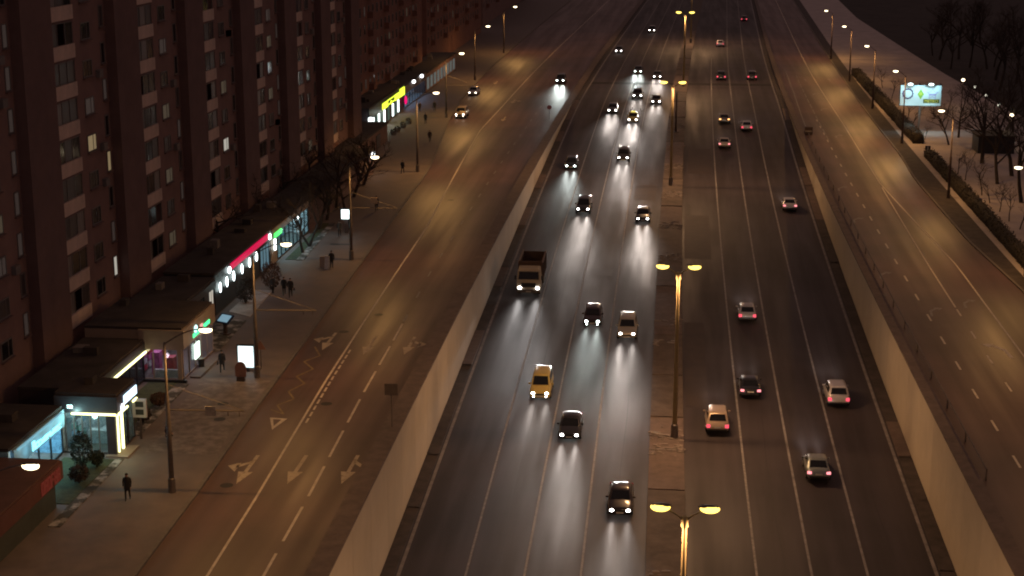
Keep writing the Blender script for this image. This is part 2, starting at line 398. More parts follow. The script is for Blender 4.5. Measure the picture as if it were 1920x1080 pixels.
# bus stop zigzag and the letter A
zz = [gp(*p) for p in ((590, 650), (600, 667), (570, 678), (587, 692), (556, 706), (571, 719), (541, 734), (551, 748), (520, 760), (532, 777), (508, 768))]
for a, c in zip(zz, zz[1:]):
    d = (c - a).normalized(); nrm = Vector((-d.y, d.x, 0)) * .07
    flatpoly('bus_stop_zigzag', [[(q.x, q.y) for q in (a - nrm, c - nrm, c + nrm, a + nrm)]], .008, M_YEL, road_l)
A3 = [gp(*p) for p in ((506, 783), (510, 806), (539, 785))]; A4 = [gp(*p) for p in ((512, 786), (513, 799), (528, 787))]
for k in range(3):
    a, c, d, e = A3[k], A3[(k + 1) % 3], A4[(k + 1) % 3], A4[k]
    flatpoly('bus_lane_letter', [[(q.x, q.y) for q in (a, c, d, e)]], .008, M_LINE, road_l)
# manhole covers and tar patches
def disc(n, r): return [(r * math.cos(i * 2 * math.pi / n), r * math.sin(i * 2 * math.pi / n)) for i in range(n)]
M_IRON = mat('manhole_iron', (.03, .027, .026), .6, metal=.4, var=.2, scale=8)
for px, py, par in ((710, 590, road_l), (645, 622, road_l), (612, 757, road_l), (845, 375, road_l), (425, 910, road_l), (880, 200, road_l), (418, 757, pavement), (412, 786, pavement)):
    z = .137 if par is pavement else .007
    p = gp(px, py, z); flatpoly('manhole_cover', [[(p.x + x, p.y + y) for x, y in disc(14, .42)]], z, M_IRON, par)
p = gp(635, 458, .137); flatpoly('drain_grate', [[(p.x - .9, p.y - .35), (p.x + 1.2, p.y - .35), (p.x + 1.2, p.y + .35), (p.x - .9, p.y + .35)]], .137, M_IRON, pavement)

# --- retaining walls
def retaining(ui, uo, label, side):
    w = thing('retaining_wall', label, 'wall')
    top = flat(.30)
    part('wall_core', wallstrip(B(), ui + .1 * side, lambda Y: zh(Y) - .3, flat(.16), flip=(side < 0)), M_LEDGE, w)
    y = 56.0
    while y < 330:
        b = B(); e = y + 5.97; wallstrip(b, ui, lambda Y: zh(Y) - .3, flat(.16), y, e, 3, flip=(side < 0))
        for q in (y, e): b.quad(*[(ui + cx(q) + d * side, q, z) for d, z in ((0, zh(q) - .3), (0, .16), (.12, .16), (.12, zh(q) - .3))])
        part('wall_panel', b, M_WALLS[rnd.randrange(3)], w); y += 6.0
    part('wall_panel', wallstrip(B(), ui, lambda Y: zh(Y) - .3, flat(.16), 332, Y1, flip=(side < 0)), M_WALL, w)
    b = B(); o0, o1 = (uo, ui + .08) if side < 0 else (ui - .08, uo)
    strip(b, o0, o1, top); strip(b, o0, o1, flat(.155))
    wallstrip(b, o0, flat(-.1 if side < 0 else .155), top); wallstrip(b, o1, flat(.155 if side < 0 else -.1), top, flip=True)
    part('coping', b, M_COPE, w)
    return w
wl = retaining(INL, OUTL, 'long pale concrete wall between the highway and the side road with shops', -1)
wr = retaining(INR, OUTR, 'long pale concrete wall between the highway and the side road by the park', 1)
# ledges at the foot of the walls, in slabs
for nm, ua, ub in (('ledge', INL, -18.55), ('ledge', 16.62, INR)):
    root = struct(nm, strip(B(), ua, ub, lambda Y: zh(Y) + .03), M_LEDGE)
    y = 76.0; k = 0
    while y < 300:
        ln = rnd.uniform(7, 12); hgt = rnd.uniform(.10, .16)
        b = B(); zf = lambda Y, h=hgt: zh(Y) + h
        strip(b, ua + .02, ub - .02, zf, y, y + ln - .15, 4); e = (ub - .02) if ua < 0 else (ua + .02)
        wallstrip(b, e, lambda Y: zh(Y) - .02, zf, y, y + ln - .15, 4, flip=(ua < 0))
        part('ledge_slab', b, M_LEDGE if rnd.random() < .75 else M_COPE, root); y += ln
# guard rail with posts along the right side road
gr = thing('guard_rail', 'low grey guard rail with posts along the park side road', 'guard rail', (0, 0, 0))
b = B(); pts = [(18.95 + cx(Y), Y, .72) for Y in ys(98, 243, 6)]; b.tube(pts, .055, 5); part('rail', b, M_POLE, gr)
for Y in ys(98, 243, 7.6): part('post', B().box(18.95 + cx(Y) - .05, 18.95 + cx(Y) + .05, Y - .05, Y + .05, 0, .75), M_POLE, gr)
# crash cushion at the end of the rail
cc = thing('crash_barrier', 'dark crash barrier end block where the guard rail starts', 'barrier', (19.15 + cx(247), 247, 0))
boxpart('base', M_BLACK, cc, -.5, .5, -.9, .9, 0, .5); boxpart('panel', M_POLED, cc, -.6, .6, -1.05, -.9, .1, 1.25); boxpart('stripe', M_LINEW, cc, -.55, .55, -1.08, -1.06, .5, .7)

# --- median
median = struct('median', strip(B(), -2.40, .30, lambda Y: zh(Y) + .03), M_MED)
y = 70.0; k = 0
while y < 420:
    ln = rnd.uniform(9, 17); h = .22 + rnd.uniform(-.03, .03); b = B(); zf = lambda Y, h=h: zh(Y) + h; zb = lambda Y: zh(Y) - .05
    strip(b, -2.38, .28, zf, y, y + ln - .25, 3); wallstrip(b, -2.38, zb, zf, y, y + ln - .25, 3); wallstrip(b, .28, zb, zf, y, y + ln - .25, 3, flip=True)
    for e in (y, y + ln - .25):
        X = cx(e); b.quad((X - 2.38, e, zb(e)), (X + .28, e, zb(e)), (X + .28, e, zf(e)), (X - 2.38, e, zf(e)))
    part('concrete_slab', b, M_MED if k % 3 else M_COPE, median); y += ln; k += 1
    # snow lumps drifted against the joint
b = B()
for i in range(420):
    jo = rnd.choice([81, 95, 118, 121, 145, 151, 176, 190, 191, 206, 207, 208, 224, 226, 240, 258])
    Y = jo + rnd.gauss(0, .8); u = rnd.uniform(-2.25, .12) if rnd.random() < .8 else rnd.choice([-2.2, .1]); r = rnd.uniform(.05, .22)
    b.ell((u + cx(Y), Y, zh(Y) + .235), (r * rnd.uniform(.8, 2.4), r, r * .35), 7, 3, 0, 1)
o = part('snow_lumps', b, mat('grimy_snow', (.20, .165, .14), .85, var=.45, scale=1.5, bump=.4), None, True); o['kind'] = 'stuff'; o['label'] = 'dirty snow lumps lying on the median'; o['category'] = 'snow'

# ================================================================== STREET LAMPS
def lamp_head(parent, p, ang, big=1.0, lens=None, power=0, tilt=0):
    """flat housing over a glowing glass bowl; ang = direction the head points"""
    h = bpy.data.objects.new('lamp_head', B().ell((.33 * big, 0, .12 * big), (.42 * big, .16 * big, .08 * big), 12, 5, -.2, 1).mesh('lamp_head', M_POLE, True)); C.objects.link(h)
    h.parent = parent; h.location = p; h.rotation_euler = (0, tilt, ang)
    part('lamp_bowl', B().ell((.38 * big, 0, .03 * big), (.40 * big, .20 * big, .19 * big), 14, 8, -1, .62), lens or M_LENS, h, True)
    return h
SIDE_LAMPS = [(66.5, 'street lamp pole in the very foreground beside the near kiosk'), (90.2, 'street lamp pole nearest the zigzag bus stop, beside the dark glass pavilion'),
              (114.2, 'street lamp pole in front of the bright poster light box'), (154.5, 'street lamp pole with a square sign on its stay wire'),
              (206.5, 'street lamp pole beside the shop with the yellow sign'), (258.5, 'street lamp pole behind the two parked cars'), (312, 'far street lamp pole beyond the parked cars'), (366, 'farthest street lamp pole on the shop side')]
for i, (Y, lab) in enumerate(SIDE_LAMPS):
    X = (-31.9, -30.75, -31.75, -32.75, -34.6, -38.4, lerp_tab(KL, Y) + cx(Y) - .75, lerp_tab(KL, Y) + cx(Y) - .75)[i]
    t = thing('street_lamp', lab, 'street lamp', (X, Y, .12), 0, 'street lamps along the shops')
    part('pole', B().tube([(0, 0, 0), (0, 0, 4.6), (0, 0, 4.65), (0, 0, 6.2), (0, 0, 6.3), (0, 0, 9.6)], [.17, .15, .13, .12, .085, .07], 10), M_POLE, t, True)
    part('base_sleeve', B().tube([(0, 0, 0), (0, 0, .9), (0, 0, .95)], [.24, .23, .18], 10), M_POLE, t)
    pts = [(0, 0, 9.5)]
    for k in range(1, 7):
        a = k / 6; pts.append((2.3 * a, 0, 9.5 + 1.0 * math.sin(a * math.pi / 2)))
    part('lamp_arm', B().tube(pts, .045, 6), M_POLE, t, True)
    lamp_head(t, (2.2, 0, 10.45), 0, 1.05, None, 0)
    spot('street_light', t, (2.75, 0, 10.1), LAMP_SIDE * (1.7 if Y > 190 else 1), SODIUM, 179, .45, (0, R(-9), 0))
    if i in (1, 2, 3, 5):
        a = part('bracket_arm', B().tube([(.1, .1, 5.3), (4.7, .25, 5.35)], .05, 6), M_POLE, t)
        part('hanger', B().tube([(3.7, .2, 5.3), (3.7, .2, 5.0)], .03, 5), M_POLE, a); part('hanger', B().tube([(4.4, .22, 5.3), (4.4, .22, 5.0)], .03, 5), M_POLE, a)
        part('stay_wire', B().tube([(.1, .1, 6.9), (4.6, .25, 5.4)], .022, 5), M_POLE, t)
    if i == 3: boxpart('route_sign', M_FASC, t, 2.1, 2.75, .12, .18, 5.75, 6.4)
    if i == 1: boxpart('hanging_sign', M_LINEW, t, 2.3, 2.95, .1, .16, 5.0, 5.6)
RIGHT_LAMPS = [(72, 'street lamp on the park side nearest the camera'), (113, 'street lamp on the park side before the long hedge corner'), (154.5, 'street lamp at the right edge whose head hangs over the hedge'), (195, 'street lamp rising from the hedge, in front of the snowy wood'),
               (238.5, 'dark street lamp pole crossing the front of the billboard'), (277.5, 'street lamp pole behind the billboard at the hedge'), (318, 'far street lamp on the park side'), (360, 'farthest street lamp on the park side')]
for i, (Y, lab) in enumerate(RIGHT_LAMPS):
    X = 32.25 + (1.1 if Y < 160 else 0)
    t = thing('street_lamp', lab, 'street lamp', (X, Y, .10), 0, 'street lamps along the park')
    part('pole', B().tube([(0, 0, 0), (0, 0, 5), (0, 0, 5.1), (0, 0, 9.9)], [.16, .14, .10, .075], 10), M_POLED, t, True)
    part('base_sleeve', B().tube([(0, 0, 0), (0, 0, 1.0), (0, 0, 1.05)], [.22, .21, .17], 10), M_POLED, t)
    pts = [(0, 0, 9.8)] + [(-1.3 * k / 5, 0, 9.8 + .8 * math.sin(k / 5 * math.pi / 2)) for k in range(1, 6)]
    part('lamp_arm', B().tube(pts, .045, 6), M_POLE, t, True)
    lamp_head(t, (-1.1, 0, 10.55), math.pi, .95)
    spot('street_light', t, (-1.6, 0, 10.2), LAMP_SIDE * (1.8 if Y > 220 else 1.3), SODIUM, 179, .45, (0, R(14), 0))
MED_LAMPS = [(75, 'tall double headed lamp on the median nearest the camera'), (120.5, 'tall double headed yellow lamp standing in the middle of the median'), (213, 'second double headed yellow lamp further up the median'), (305, 'far double headed lamp on the median'), (395, 'farthest double headed lamp on the median')]
for Y, lab in MED_LAMPS:
    X = -.45 + cx(Y) if Y != 213 else -1.3
    t = thing('median_lamp', lab, 'street lamp', (X, Y, zh(Y) + .2), 0, 'double headed lamps on the median')
    part('pole', B().tube([(0, 0, 0), (0, 0, 13.0), (0, 0, 13.3)], [.20, .11, .10], 12), M_POLEY, t, True)
    part('base_sleeve', B().tube([(0, 0, 0), (0, 0, 1.1), (0, 0, 1.15)], [.30, .28, .2], 12), M_POLE, t)
    part('collar', B().tube([(0, 0, 12.9), (0, 0, 13.45)], [.19, .14], 10), M_POLEY, t)
    for s in (-1, 1):
        part('lamp_arm', B().tube([(0, 0, 13.2), (.45 * s, 0, 13.55), (1.0 * s, 0, 13.85), (1.6 * s, 0, 13.95)], .055, 6), M_POLEY, t, True)
        lamp_head(t, (.75 * s, 0, 13.85), 0 if s > 0 else math.pi, 1.25, M_LENSY)
        spot('street_light', t, (1.3 * s, 0, 13.4), LAMP_MEDIAN, (1, .55, .26), 178, .5, (0, R(-6 * s), 0))
t = thing('camera_post', 'thin dark brown post standing alone on the far median', 'post', (-1.05 + cx(252), 252.5, zh(252.5) + .2))
part('shaft', B().tube([(0, 0, 0), (0, 0, 6.2)], [.16, .11], 8), M_POLED, t, True); boxpart('base_plate', M_POLED, t, -.45, .45, -.3, .3, 0, .1)

# ================================================================== APARTMENT BLOCKS
FX = -46.0; BAY = 18.4; FL = 2.9; PZ = 4.7; NF = 10
blk = thing('apartment_block', 'long brown brick apartment block with stacked glazed balconies rising behind the shops', 'apartment block', (FX, 75, 0))
def wl_(b, y0, y1, z0, z1, x=0.0): b.box(-9, x, y0, y1, z0, z1)
bays = [75.0 + BAY * k for k in range(8)]
LITPIX = [((19, 155), 'd'), ((24, 230), 'd'), ((35, 385), 'd'), ((203, 299), 'y'), ((217, 492), 'w'), ((211, 430), 'd'), ((56, 680), 'v'), ((51, 610), 'd'), ((195, 160), 'd'),
          ((165, 271), 'y'), ((301, 181), 'b'), ((303, 207), 'c'), ((418, 265), 'w'), ((415, 155), 'c'), ((412, 185), 'c'), ((343, 458), 'c'), ((365, 447), 'c'), ((505, 308), 'c'), ((501, 214), 'c'), ((515, 190), 'c'),
          ((310, 325), 'c'), ((322, 440), 'c'), ((617, 145), 'w'), ((622, 216), 'w'), ((12, 500), 'd'), ((172, 215), 'd')]
LIT = [(onX(x, y, FX), k) for (x, y), k in LITPIX]
def lit_for(Y, z, dy, dz):
    for (yy, zz), k in LIT:
        if abs(yy - Y) < dy and abs(zz - z) < dz: return k
    return None
# shared meshes, all facing +X, origin at lower near corner
m_para = B().box(-.12, .10, 0, 6.1, -1.05, 0).mesh('parapet', M_PARA)
m_floor = B().box(-1.6, .05, 0, 6.1, -1.22, -1.07).mesh('balcony_slab', M_BRICKD)
b = B()
for y in (0, 1.52, 3.05, 4.57, 6.02): b.box(-.10, -.03, y, y + .08, 0, 1.68)
b.box(-.10, -.03, .08, 6.02, 1.60, 1.68); m_glz = b.mesh('glazing_frame', M_FRAME)
m_gp = B().box(-.08, -.06, .09, 1.50, .01, 1.59).mesh('pane', M_PANE)
def winmesh(w, h):
    b = B(); f = .09
    b.box(-.05, .06, 0, f, 0, h); b.box(-.05, .06, w - f, w, 0, h); b.box(-.05, .06, f, w - f, 0, f); b.box(-.05, .06, f, w - f, h - f, h)
    if w > 1.2: b.box(-.04, .05, w * .62, w * .62 + .07, f, h - f)
    return b.mesh('window', M_FRAME)
m_win = winmesh(1.9, 1.35); m_slit = winmesh(.85, 1.7)
m_pw = B().box(-.03, .02, .09, 1.81, .09, 1.26).mesh('pane', M_PANE); m_ps = B().box(-.03, .02, .09, .76, .09, 1.61).mesh('pane', M_PANE)
m_sill = B().box(0, .22, -.1, 2.0, -.10, -.02).mesh('sill', M_BRICKD); m_sill2 = B().box(0, .22, -.1, .95, -.10, -.02).mesh('sill', M_BRICKD)
def objmat(o, m):
    o.material_slots[0].link = 'OBJECT'; o.material_slots[0].material = m; return o
for k, Lb in enumerate(bays):
    y = Lb - 75
    b = B(); wl_(b, y + 6.1, y + 12.9, 0, 36); part('wall', b, M_BRICK, blk)
    b = B(); b.box(-9, .85, y + 12.9, y + BAY, 0, 36); part('brick_pier', b, M_BRICKD, blk)
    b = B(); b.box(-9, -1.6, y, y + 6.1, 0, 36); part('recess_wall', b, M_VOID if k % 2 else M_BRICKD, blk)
    b = B(); b.box(-1.6, .03, y + .01, y + 6.09, 0, PZ - 1.25); part('plinth_wall', b, M_BRICKR, blk)
    for f in range(NF):
        z = PZ + FL * f
        if z > 33: continue
        lg = link('balcony', m_para, blk, (0, y, z)); link('balcony_slab', m_floor, lg)
        rr = rnd.random(); rowk = lit_for(Lb + 3, z + .8, 3.0, .9)
        gz = link('glazing', m_glz, blk, (0, y, z))
        for q in range(4):
            if rnd.random() < .12: continue
            o = link('pane', m_gp, gz, (0, 1.5 * q + .03, 0))
            mm = rnd.choice([M_CURT] * 5 + [M_PANE] * 6 + [M_CURT2] * 3)
            if rowk and q == 1: mm = M_LIT[rowk]
            objmat(o, mm)
        w = link('window', m_win, blk, (.0, y + 7.6, z + .05)); link('sill', m_sill, w)
        kk = lit_for(Lb + 8.5, z + .7, 1.6, .9)
        objmat(link('pane', m_pw, w), M_LIT[kk] if kk else rnd.choice([M_PANE] * 8 + [M_CURT] * 4 + [M_LIT['d']] * 2 + [M_LIT['c']]))
        w = link('window', m_slit, blk, (.0, y + 11.6, z + .75)); link('sill', m_sill2, w)
        kk = lit_for(Lb + 12.0, z + 1.6, 1.3, 1.1)
        objmat(link('pane', m_ps, w), M_LIT[kk] if kk else rnd.choice([M_PANE] * 6 + [M_CURT] * 4 + [M_LIT['d']] * 3))
    # air conditioners and dishes
    for q in range(3):
        f = rnd.randrange(NF - 1); part('air_conditioner', B().box(.0, .35, y + 10.3, y + 11.1, PZ + FL * f - .2, PZ + FL * f + .4), M_FRAME, blk)
boxpart('roof', M_ROOF, blk, -9.2, 1.2, -.3, BAY * 8 + .3, 36, 36.4)
# second block, set back, smaller windows
def plain_block(name, label, X, ya, yb, H, m, pitch, grp=None):
    t = thing(name, label, 'apartment block', (X, ya, 0), 0, grp)
    boxpart('wall', m, t, -12, 0, 0, yb - ya, 0, H); boxpart('roof', M_ROOF, t, -12.2, .3, -.2, yb - ya + .2, H, H + .4)
    n = int((yb - ya - 2) / pitch)
    for f in range(int((H - 5) / FL)):
        for i in range(n):
            z = 5.0 + f * FL; y = 1.6 + i * pitch
            if (i % 4) == 1:
                link('balcony', m_para2, t, (0, y - .3, z + .6))
            w = link('window', m_win2, t, (.0, y, z))
            q = rnd.random(); objmat(link('pane', m_pw2, w), M_LIT['c'] if q < .05 else M_LIT['d'] if q < .14 else M_PANE)
    return t
m_win2 = winmesh(1.15, 1.6); m_pw2 = B().box(-.03, .02, .09, 1.06, .09, 1.51).mesh('pane', M_PANE)
m_para2 = B().box(0, .9, 0, 2.2, -1.0, 0).mesh('balcony', M_BRICKR)
plain_block('apartment_block', 'reddish brick block set back behind the shop with the yellow sign', -51, 224, 312, 28, M_BRICKR, 3.6)
plain_block('apartment_block', 'far reddish brick block beyond the blue glass shop', -53, 330, 420, 26, M_BRICKR, 4.5)
plain_block('apartment_block', 'farthest dark brick block at the end of the shop row', -55, 440, 560, 26, M_BRICK, 6.0)

# ================================================================== SHOPS
def shell(t, x0, x1, y0, y1, h, wallm, roofm=M_ROOF, front=True, floor=.15, side=None, thick=.15):
    """hollow single-storey shop, open towards +X (front) and optionally -Y (side)"""
    boxpart('floor', M_KERB, t, x0, x1 - .05, y0, y1, 0, floor)
    boxpart('back_wall', wallm, t, x0, x0 + thick, y0, y1, floor, h - .002)
    if side is None: boxpart('side_wall', wallm, t, x0 + thick, x1, y0, y0 + thick, floor, h - .002)
    boxpart('side_wall', wallm, t, x0 + thick, x1, y1 - thick, y1, floor, h - .002)
    boxpart('roof', roofm, t, x0 - .05, x1 + .1, y0 - .05, y1 + .05, h, h + .2)
    for q in range(max(1, int((y1 - y0) / 5))):
        yy = rnd.uniform(y0 + .5, y1 - 1.5); xx = rnd.uniform(x0 + .3, x0 + 2.0); w_, d_, h_ = rnd.uniform(.5, 1.1), rnd.uniform(.5, 1.2), rnd.uniform(.3, .8)
        boxpart('roof_unit', M_FRAME if q % 2 else M_ROOF, t, xx, xx + w_, yy, yy + d_, h + .2, h + .2 + h_)
def panes(t, axis, c, a, e, z0, z1, n, gm=M_GLASS, fm=M_BLACK, fw=.08, name='glass_panel'):
    """a glazed wall: mullions plus one object per pane.  axis 'x': plane X=c running along Y; 'y': plane Y=c along X"""
    st = (e - a) / n
    fr = B()
    for i in range(n + 1):
        p = a + st * i
        if axis == 'x': fr.box(c - .06, c + .06, p - fw / 2, p + fw / 2, z0, z1)
        else: fr.box(p - fw / 2, p + fw / 2, c - .06, c + .06, z0, z1)
    for z in (z0 - .04, z1 - .04):
        if axis == 'x': fr.box(c - .05, c + .05, a, e, z, z + .08)
        else: fr.box(a, e, c - .05, c + .05, z, z + .08)
    f = part('mullions', fr, fm, t)
    for i in range(n):
        p, q = a + st * i + fw / 2, a + st * (i + 1) - fw / 2
        if axis == 'x': boxpart('pane', gm, f, c - .015, c + .015, p, q, z0 + .05, z1 - .05)
        else: boxpart('pane', gm, f, p, q, c - .015, c + .015, z0 + .05, z1 - .05)
    return f
def shelves(t, x0, y0, y1, cols, h=2.0, n=5):
    st = (y1 - y0) / n
    for i in range(n):
        s = boxpart('shelf_unit', M_FRAME, t, x0, x0 + .4, y0 + st * i + .1, y0 + st * (i + 1) - .1, .15, h)
        for z in (.5, 1.0, 1.5):
            boxpart('goods', cols[(i + int(z * 2)) % len(cols)], s, x0 + .4, x0 + .55, y0 + st * i + .2, y0 + st * (i + 1) - .2, z - .15, z + .2)
def glyphs(t, name, n, y0, y1, z0, z1, x, m, seed=1, thick=.06, cursive=False):
    """illegible lettering: each letter a small group of strokes facing +X"""
    r = random.Random(seed); w = (y1 - y0) / n
    for i in range(n):
        b = B(); a = y0 + w * i + w * .1; e = y0 + w * (i + 1) - w * .1; hh = z1 - z0; s = min(.10, w * .22)
        zt = z1 if not cursive or i == 0 else z0 + hh * r.choice([.55, .6, .65])
        b.box(x, x + thick, a, a + s, z0, zt)
        if r.random() < .7: b.box(x, x + thick, e - s, e, z0, zt)
        for q in r.sample([0, .5, 1], 2):
            zq = z0 + (zt - z0 - s) * q; b.box(x + .004, x + thick - .004, a, e, zq, zq + s)
        part(name, b, m, t)
RX0 = -44.5                                            # back of the shop row
def goodsm(n, c): return mat(n, c, .6, var=.4, scale=4)
G_PINK = goodsm('goods_pink', (.5, .1, .3)); G_RED = goodsm('goods_red', (.5, .04, .07)); G_WHT = goodsm('goods_white', (.6, .6, .6)); G_BLU = goodsm('goods_blue', (.2, .4, .55)); G_GRN = goodsm('goods_green', (.2, .4, .3))
M_CEIL = {}
def ceil_light(t, col, s, *a):
    nm = 'ceiling_panel_%02d' % len(M_CEIL); M_CEIL[nm] = 1
    return boxpart('ceiling_light', emat(nm, col, s), t, *a)

# 1 kiosk in the lower left corner
t = thing('kiosk', 'dark red kiosk with a red lettered fascia in the lower left corner', 'kiosk', (0, 0, .12))
boxpart('wall', mat('kiosk_glass_dark', (.05, .06, .055), .3, var=.2, scale=1), t, -42, -36.9, 78.2, 87.0, 0, 1.75)
boxpart('fascia', mat('kiosk_red', (.10, .035, .03), .6, var=.2, scale=1), t, -42.3, -36.5, 77.9, 87.4, 1.75, 2.85)
boxpart('roof', mat('kiosk_roof', (.11, .055, .045), .7, var=.25, scale=.7), t, -42.2, -36.6, 78, 87.3, 2.85, 2.95)
glyphs(t, 'sign_letter', 6, 84.0, 86.9, 1.85, 2.65, -36.5, emat('red_sign', (1, .12, .08), .09), 3)
# 2 blue lit shop
t = thing('blue_lit_shop', 'small shop front washed in pale blue light with glowing cursive lettering', 'shop', (0, 0, .12))
shell(t, RX0, -40, 87.6, 96.0, 3.2, G_BLU)
boxpart('fascia', mat('blue_fascia', (.30, .48, .55), .5, var=.2, scale=1), t, -40, -39.75, 88.0, 96, 2.0, 3.15)
panes(t, 'x', -39.95, 88.2, 95.9, .25, 2.0, 4)
glyphs(t, 'sign_letter', 10, 90.6, 95.3, 2.15, 2.75, -39.74, emat('cyan_sign', (.25, .85, 1), 2.2), 5, cursive=True)
boxpart('light_bar', emat('cyan_bar', (.35, .8, 1), .5), t, -39.75, -39.6, 88.4, 95.6, 3.02, 3.1)
[point('fascia_wash', t, (-39.1, y, 2.55), 16, (.35, .8, 1)) for y in (89.6, 91.6, 93.6, 95.2)]  # added cyan points that brighten the fascia, no fittings of their own
ceil_light(t, (.7, .95, 1), 9.0, -44, -40.4, 88.4, 95.6, 3.1, 3.15); shelves(t, -44.2, 88.2, 95.6, [G_BLU, G_WHT, G_GRN])
fl = boxpart('flood_light', emat('flood_cyan', (.6, 1, .95), 8), t, -39.6, -39.2, 96.2, 96.75, 3.15, 3.4); point('flood_glow', t, (-39.0, 96.0, 2.9), 60, (.5, 1, .95))
# 3 dark glass pavilion with pale yellow light strips
t = thing('glass_pavilion', 'dark glass pavilion outlined with pale yellow light strips', 'shop', (0, 0, .12))
PX = -36.4
shell(t, -40.4, PX, 96.4, 99.8, 4.0, G_WHT, M_ROOF, side='y')
M_LEDY = emat('led_yellow', (1, .95, .45), 3.0)
boxpart('fascia', M_DARK, t, -40.46, PX + .05, 96.2, 96.38, 2.9, 4.0); boxpart('fascia', M_DARK, t, PX + .06, PX + .2, 96.2, 99.8, 2.9, 4.0)
boxpart('light_strip', M_LEDY, t, -39.3, PX + .12, 96.06, 96.18, 2.78, 2.9); boxpart('light_strip', M_LEDY, t, PX + .21, PX + .31, 96.2, 98.0, 2.78, 2.9); boxpart('light_strip', M_LEDY, t, PX + .21, PX + .31, 99.0, 99.8, 2.78, 2.9)
boxpart('corner_column', M_DARK, t, PX - .55, PX + .05, 96.1, 96.7, .1, 2.78)
boxpart('light_strip', M_LEDY, t, PX + .07, PX + .17, 96.3, 96.42, .2, 2.7); boxpart('light_strip', M_LEDY, t, PX + .07, PX + .2, 97.0, 97.18, .2, 2.7); boxpart('column_panel', mat('olive_panel', (.2, .22, .1), .5, var=.1), t, PX - .3, PX + .06, 96.44, 97.0, .1, 2.7)
boxpart('step', M_FASC, t, PX - .6, PX + .9, 95.7, 98.0, 0, .12)
panes(t, 'y', 96.3, -39.8, PX - .6, .15, 2.85, 5, M_GLASS, M_FRAME, .07); panes(t, 'x', PX, 97.3, 99.7, .15, 2.85, 2, M_GLASSD, M_DARK)
ceil_light(t, (.75, .98, .92), 3.2, -40, -37, 96.9, 99.4, 3.8, 3.85); shelves(t, -40.2, 97.0, 99.6, [G_GRN, G_WHT, G_BLU], 2.2, 3)
boxpart('counter', G_WHT, t, -39, -37.4, 98.0, 98.6, .15, 1.05); boxpart('counter', G_WHT, t, -38.4, -37.9, 98.8, 99.5, .15, .9)
glyphs(t, 'sign_letter', 7, 97.4, 99.9, 3.15, 3.75, PX + .21, emat('white_blue_sign', (.6, .8, 1), 2.6), 8)
part('round_sign', B().ell((PX + .26, 97.05, 3.05), (.06, .3, .3), 12, 6), emat('round_white', (.9, .92, 1), 4), t)
point('pavilion_glow', t, (PX + .8, 95.3, 1.6), 28, (.95, 1, .6)); point('pavilion_glow', t, (-38.2, 95.2, 2.3), 22, (.6, 1, .9))
# blade sign with two dark panels
t = thing('blade_sign', 'white double panel sign with two dark blocks beside the glass pavilion', 'sign', (-35.9, 99.6, .12))
boxpart('post', M_POLED, t, -.06, .06, -.06, .06, 0, 2.2); boxpart('board', mat('sign_board', (.42, .40, .40), .5, var=.08), t, -.48, .48, -.1, .1, 1.55, 2.85)
for z in (1.75, 2.3): boxpart('dark_block', M_BLACK, t, -.26, .30, -.13, -.105, z, z + .38)
# 4 shop with the long slanting yellow strip
t = thing('pink_lit_shop', 'low shop with pink lit windows under a single long yellow light strip', 'shop', (0, 0, .12))
shell(t, RX0, -40, 100.0, 112.4, 3.1, M_DARK)
boxpart('fascia', M_DARK, t, -40, -39.8, 100, 112.3, 2.3, 3.1); boxpart('light_strip', M_LEDY, t, -39.8, -39.68, 103.6, 112.3, 2.28, 2.42)
panes(t, 'x', -39.95, 100.1, 112.2, .25, 2.25, 8); ceil_light(t, (1, .6, .8), 1.0, -44, -40.4, 100.4, 112, 2.9, 2.95); shelves(t, -42.4, 103.2, 112, [G_PINK, G_WHT, G_RED, G_PINK], 1.9, 6)
# 5 pharmacy pavilion
t = thing('corner_pavilion', 'beige topped glass corner pavilion with green neon lettering and pink interior', 'shop', (0, 0, .12))
shell(t, RX0, -37.1, 112.6, 120.6, 4.0, M_FASC, M_ROOF, side='y')
boxpart('side_wall', M_FASC, t, RX0, -40.32, 112.5, 112.6, .15, 4.0); boxpart('fascia', M_FASC, t, -40.3, -37.0, 112.3, 112.55, 2.6, 4.05); boxpart('fascia', M_FASC, t, -37.0, -36.8, 112.3, 120.6, 2.6, 4.05)
boxpart('plinth', M_BLACK, t, -40.3, -36.7, 112.2, 112.5, 0, .2); boxpart('corner_post', M_FASC, t, -37.3, -37.02, 112.32, 112.55, .2, 2.6)
panes(t, 'y', 112.45, -40.2, -37.32, .22, 2.55, 3, M_GLASS, M_FASC); panes(t, 'x', -37.05, 112.7, 120.4, .22, 2.55, 5, M_GLASS, M_FASC)
ceil_light(t, (1, .70, .82), 2.2, -43.5, -37.6, 113, 120, 3.6, 3.65); shelves(t, -41, 113.4, 120, [G_PINK, G_RED, G_WHT], 2.1, 5)
boxpart('display_stand', G_RED, t, -38.6, -38.0, 113.4, 114.2, .15, 1.6); boxpart('display_stand', G_PINK, t, -39.8, -39.2, 113.6, 114.4, .15, 1.9); boxpart('counter', G_WHT, t, -39.5, -37.6, 113.0, 113.3, .15, .75)
glyphs(t, 'sign_letter', 4, 114.6, 116.2, 2.85, 3.15, -36.79, emat('green_sign', (.08, 1, .35), 1.6), 11); glyphs(t, 'sign_letter', 4, 117.4, 119.0, 2.9, 3.2, -36.79, emat('green_sign', (.08, 1, .35), 1.6), 12)
part('round_sign', B().ell((-36.74, 115.3, 3.42), (.06, .42, .3), 12, 6), emat('round_cyan', (.55, 1, .95), 2.2), t)
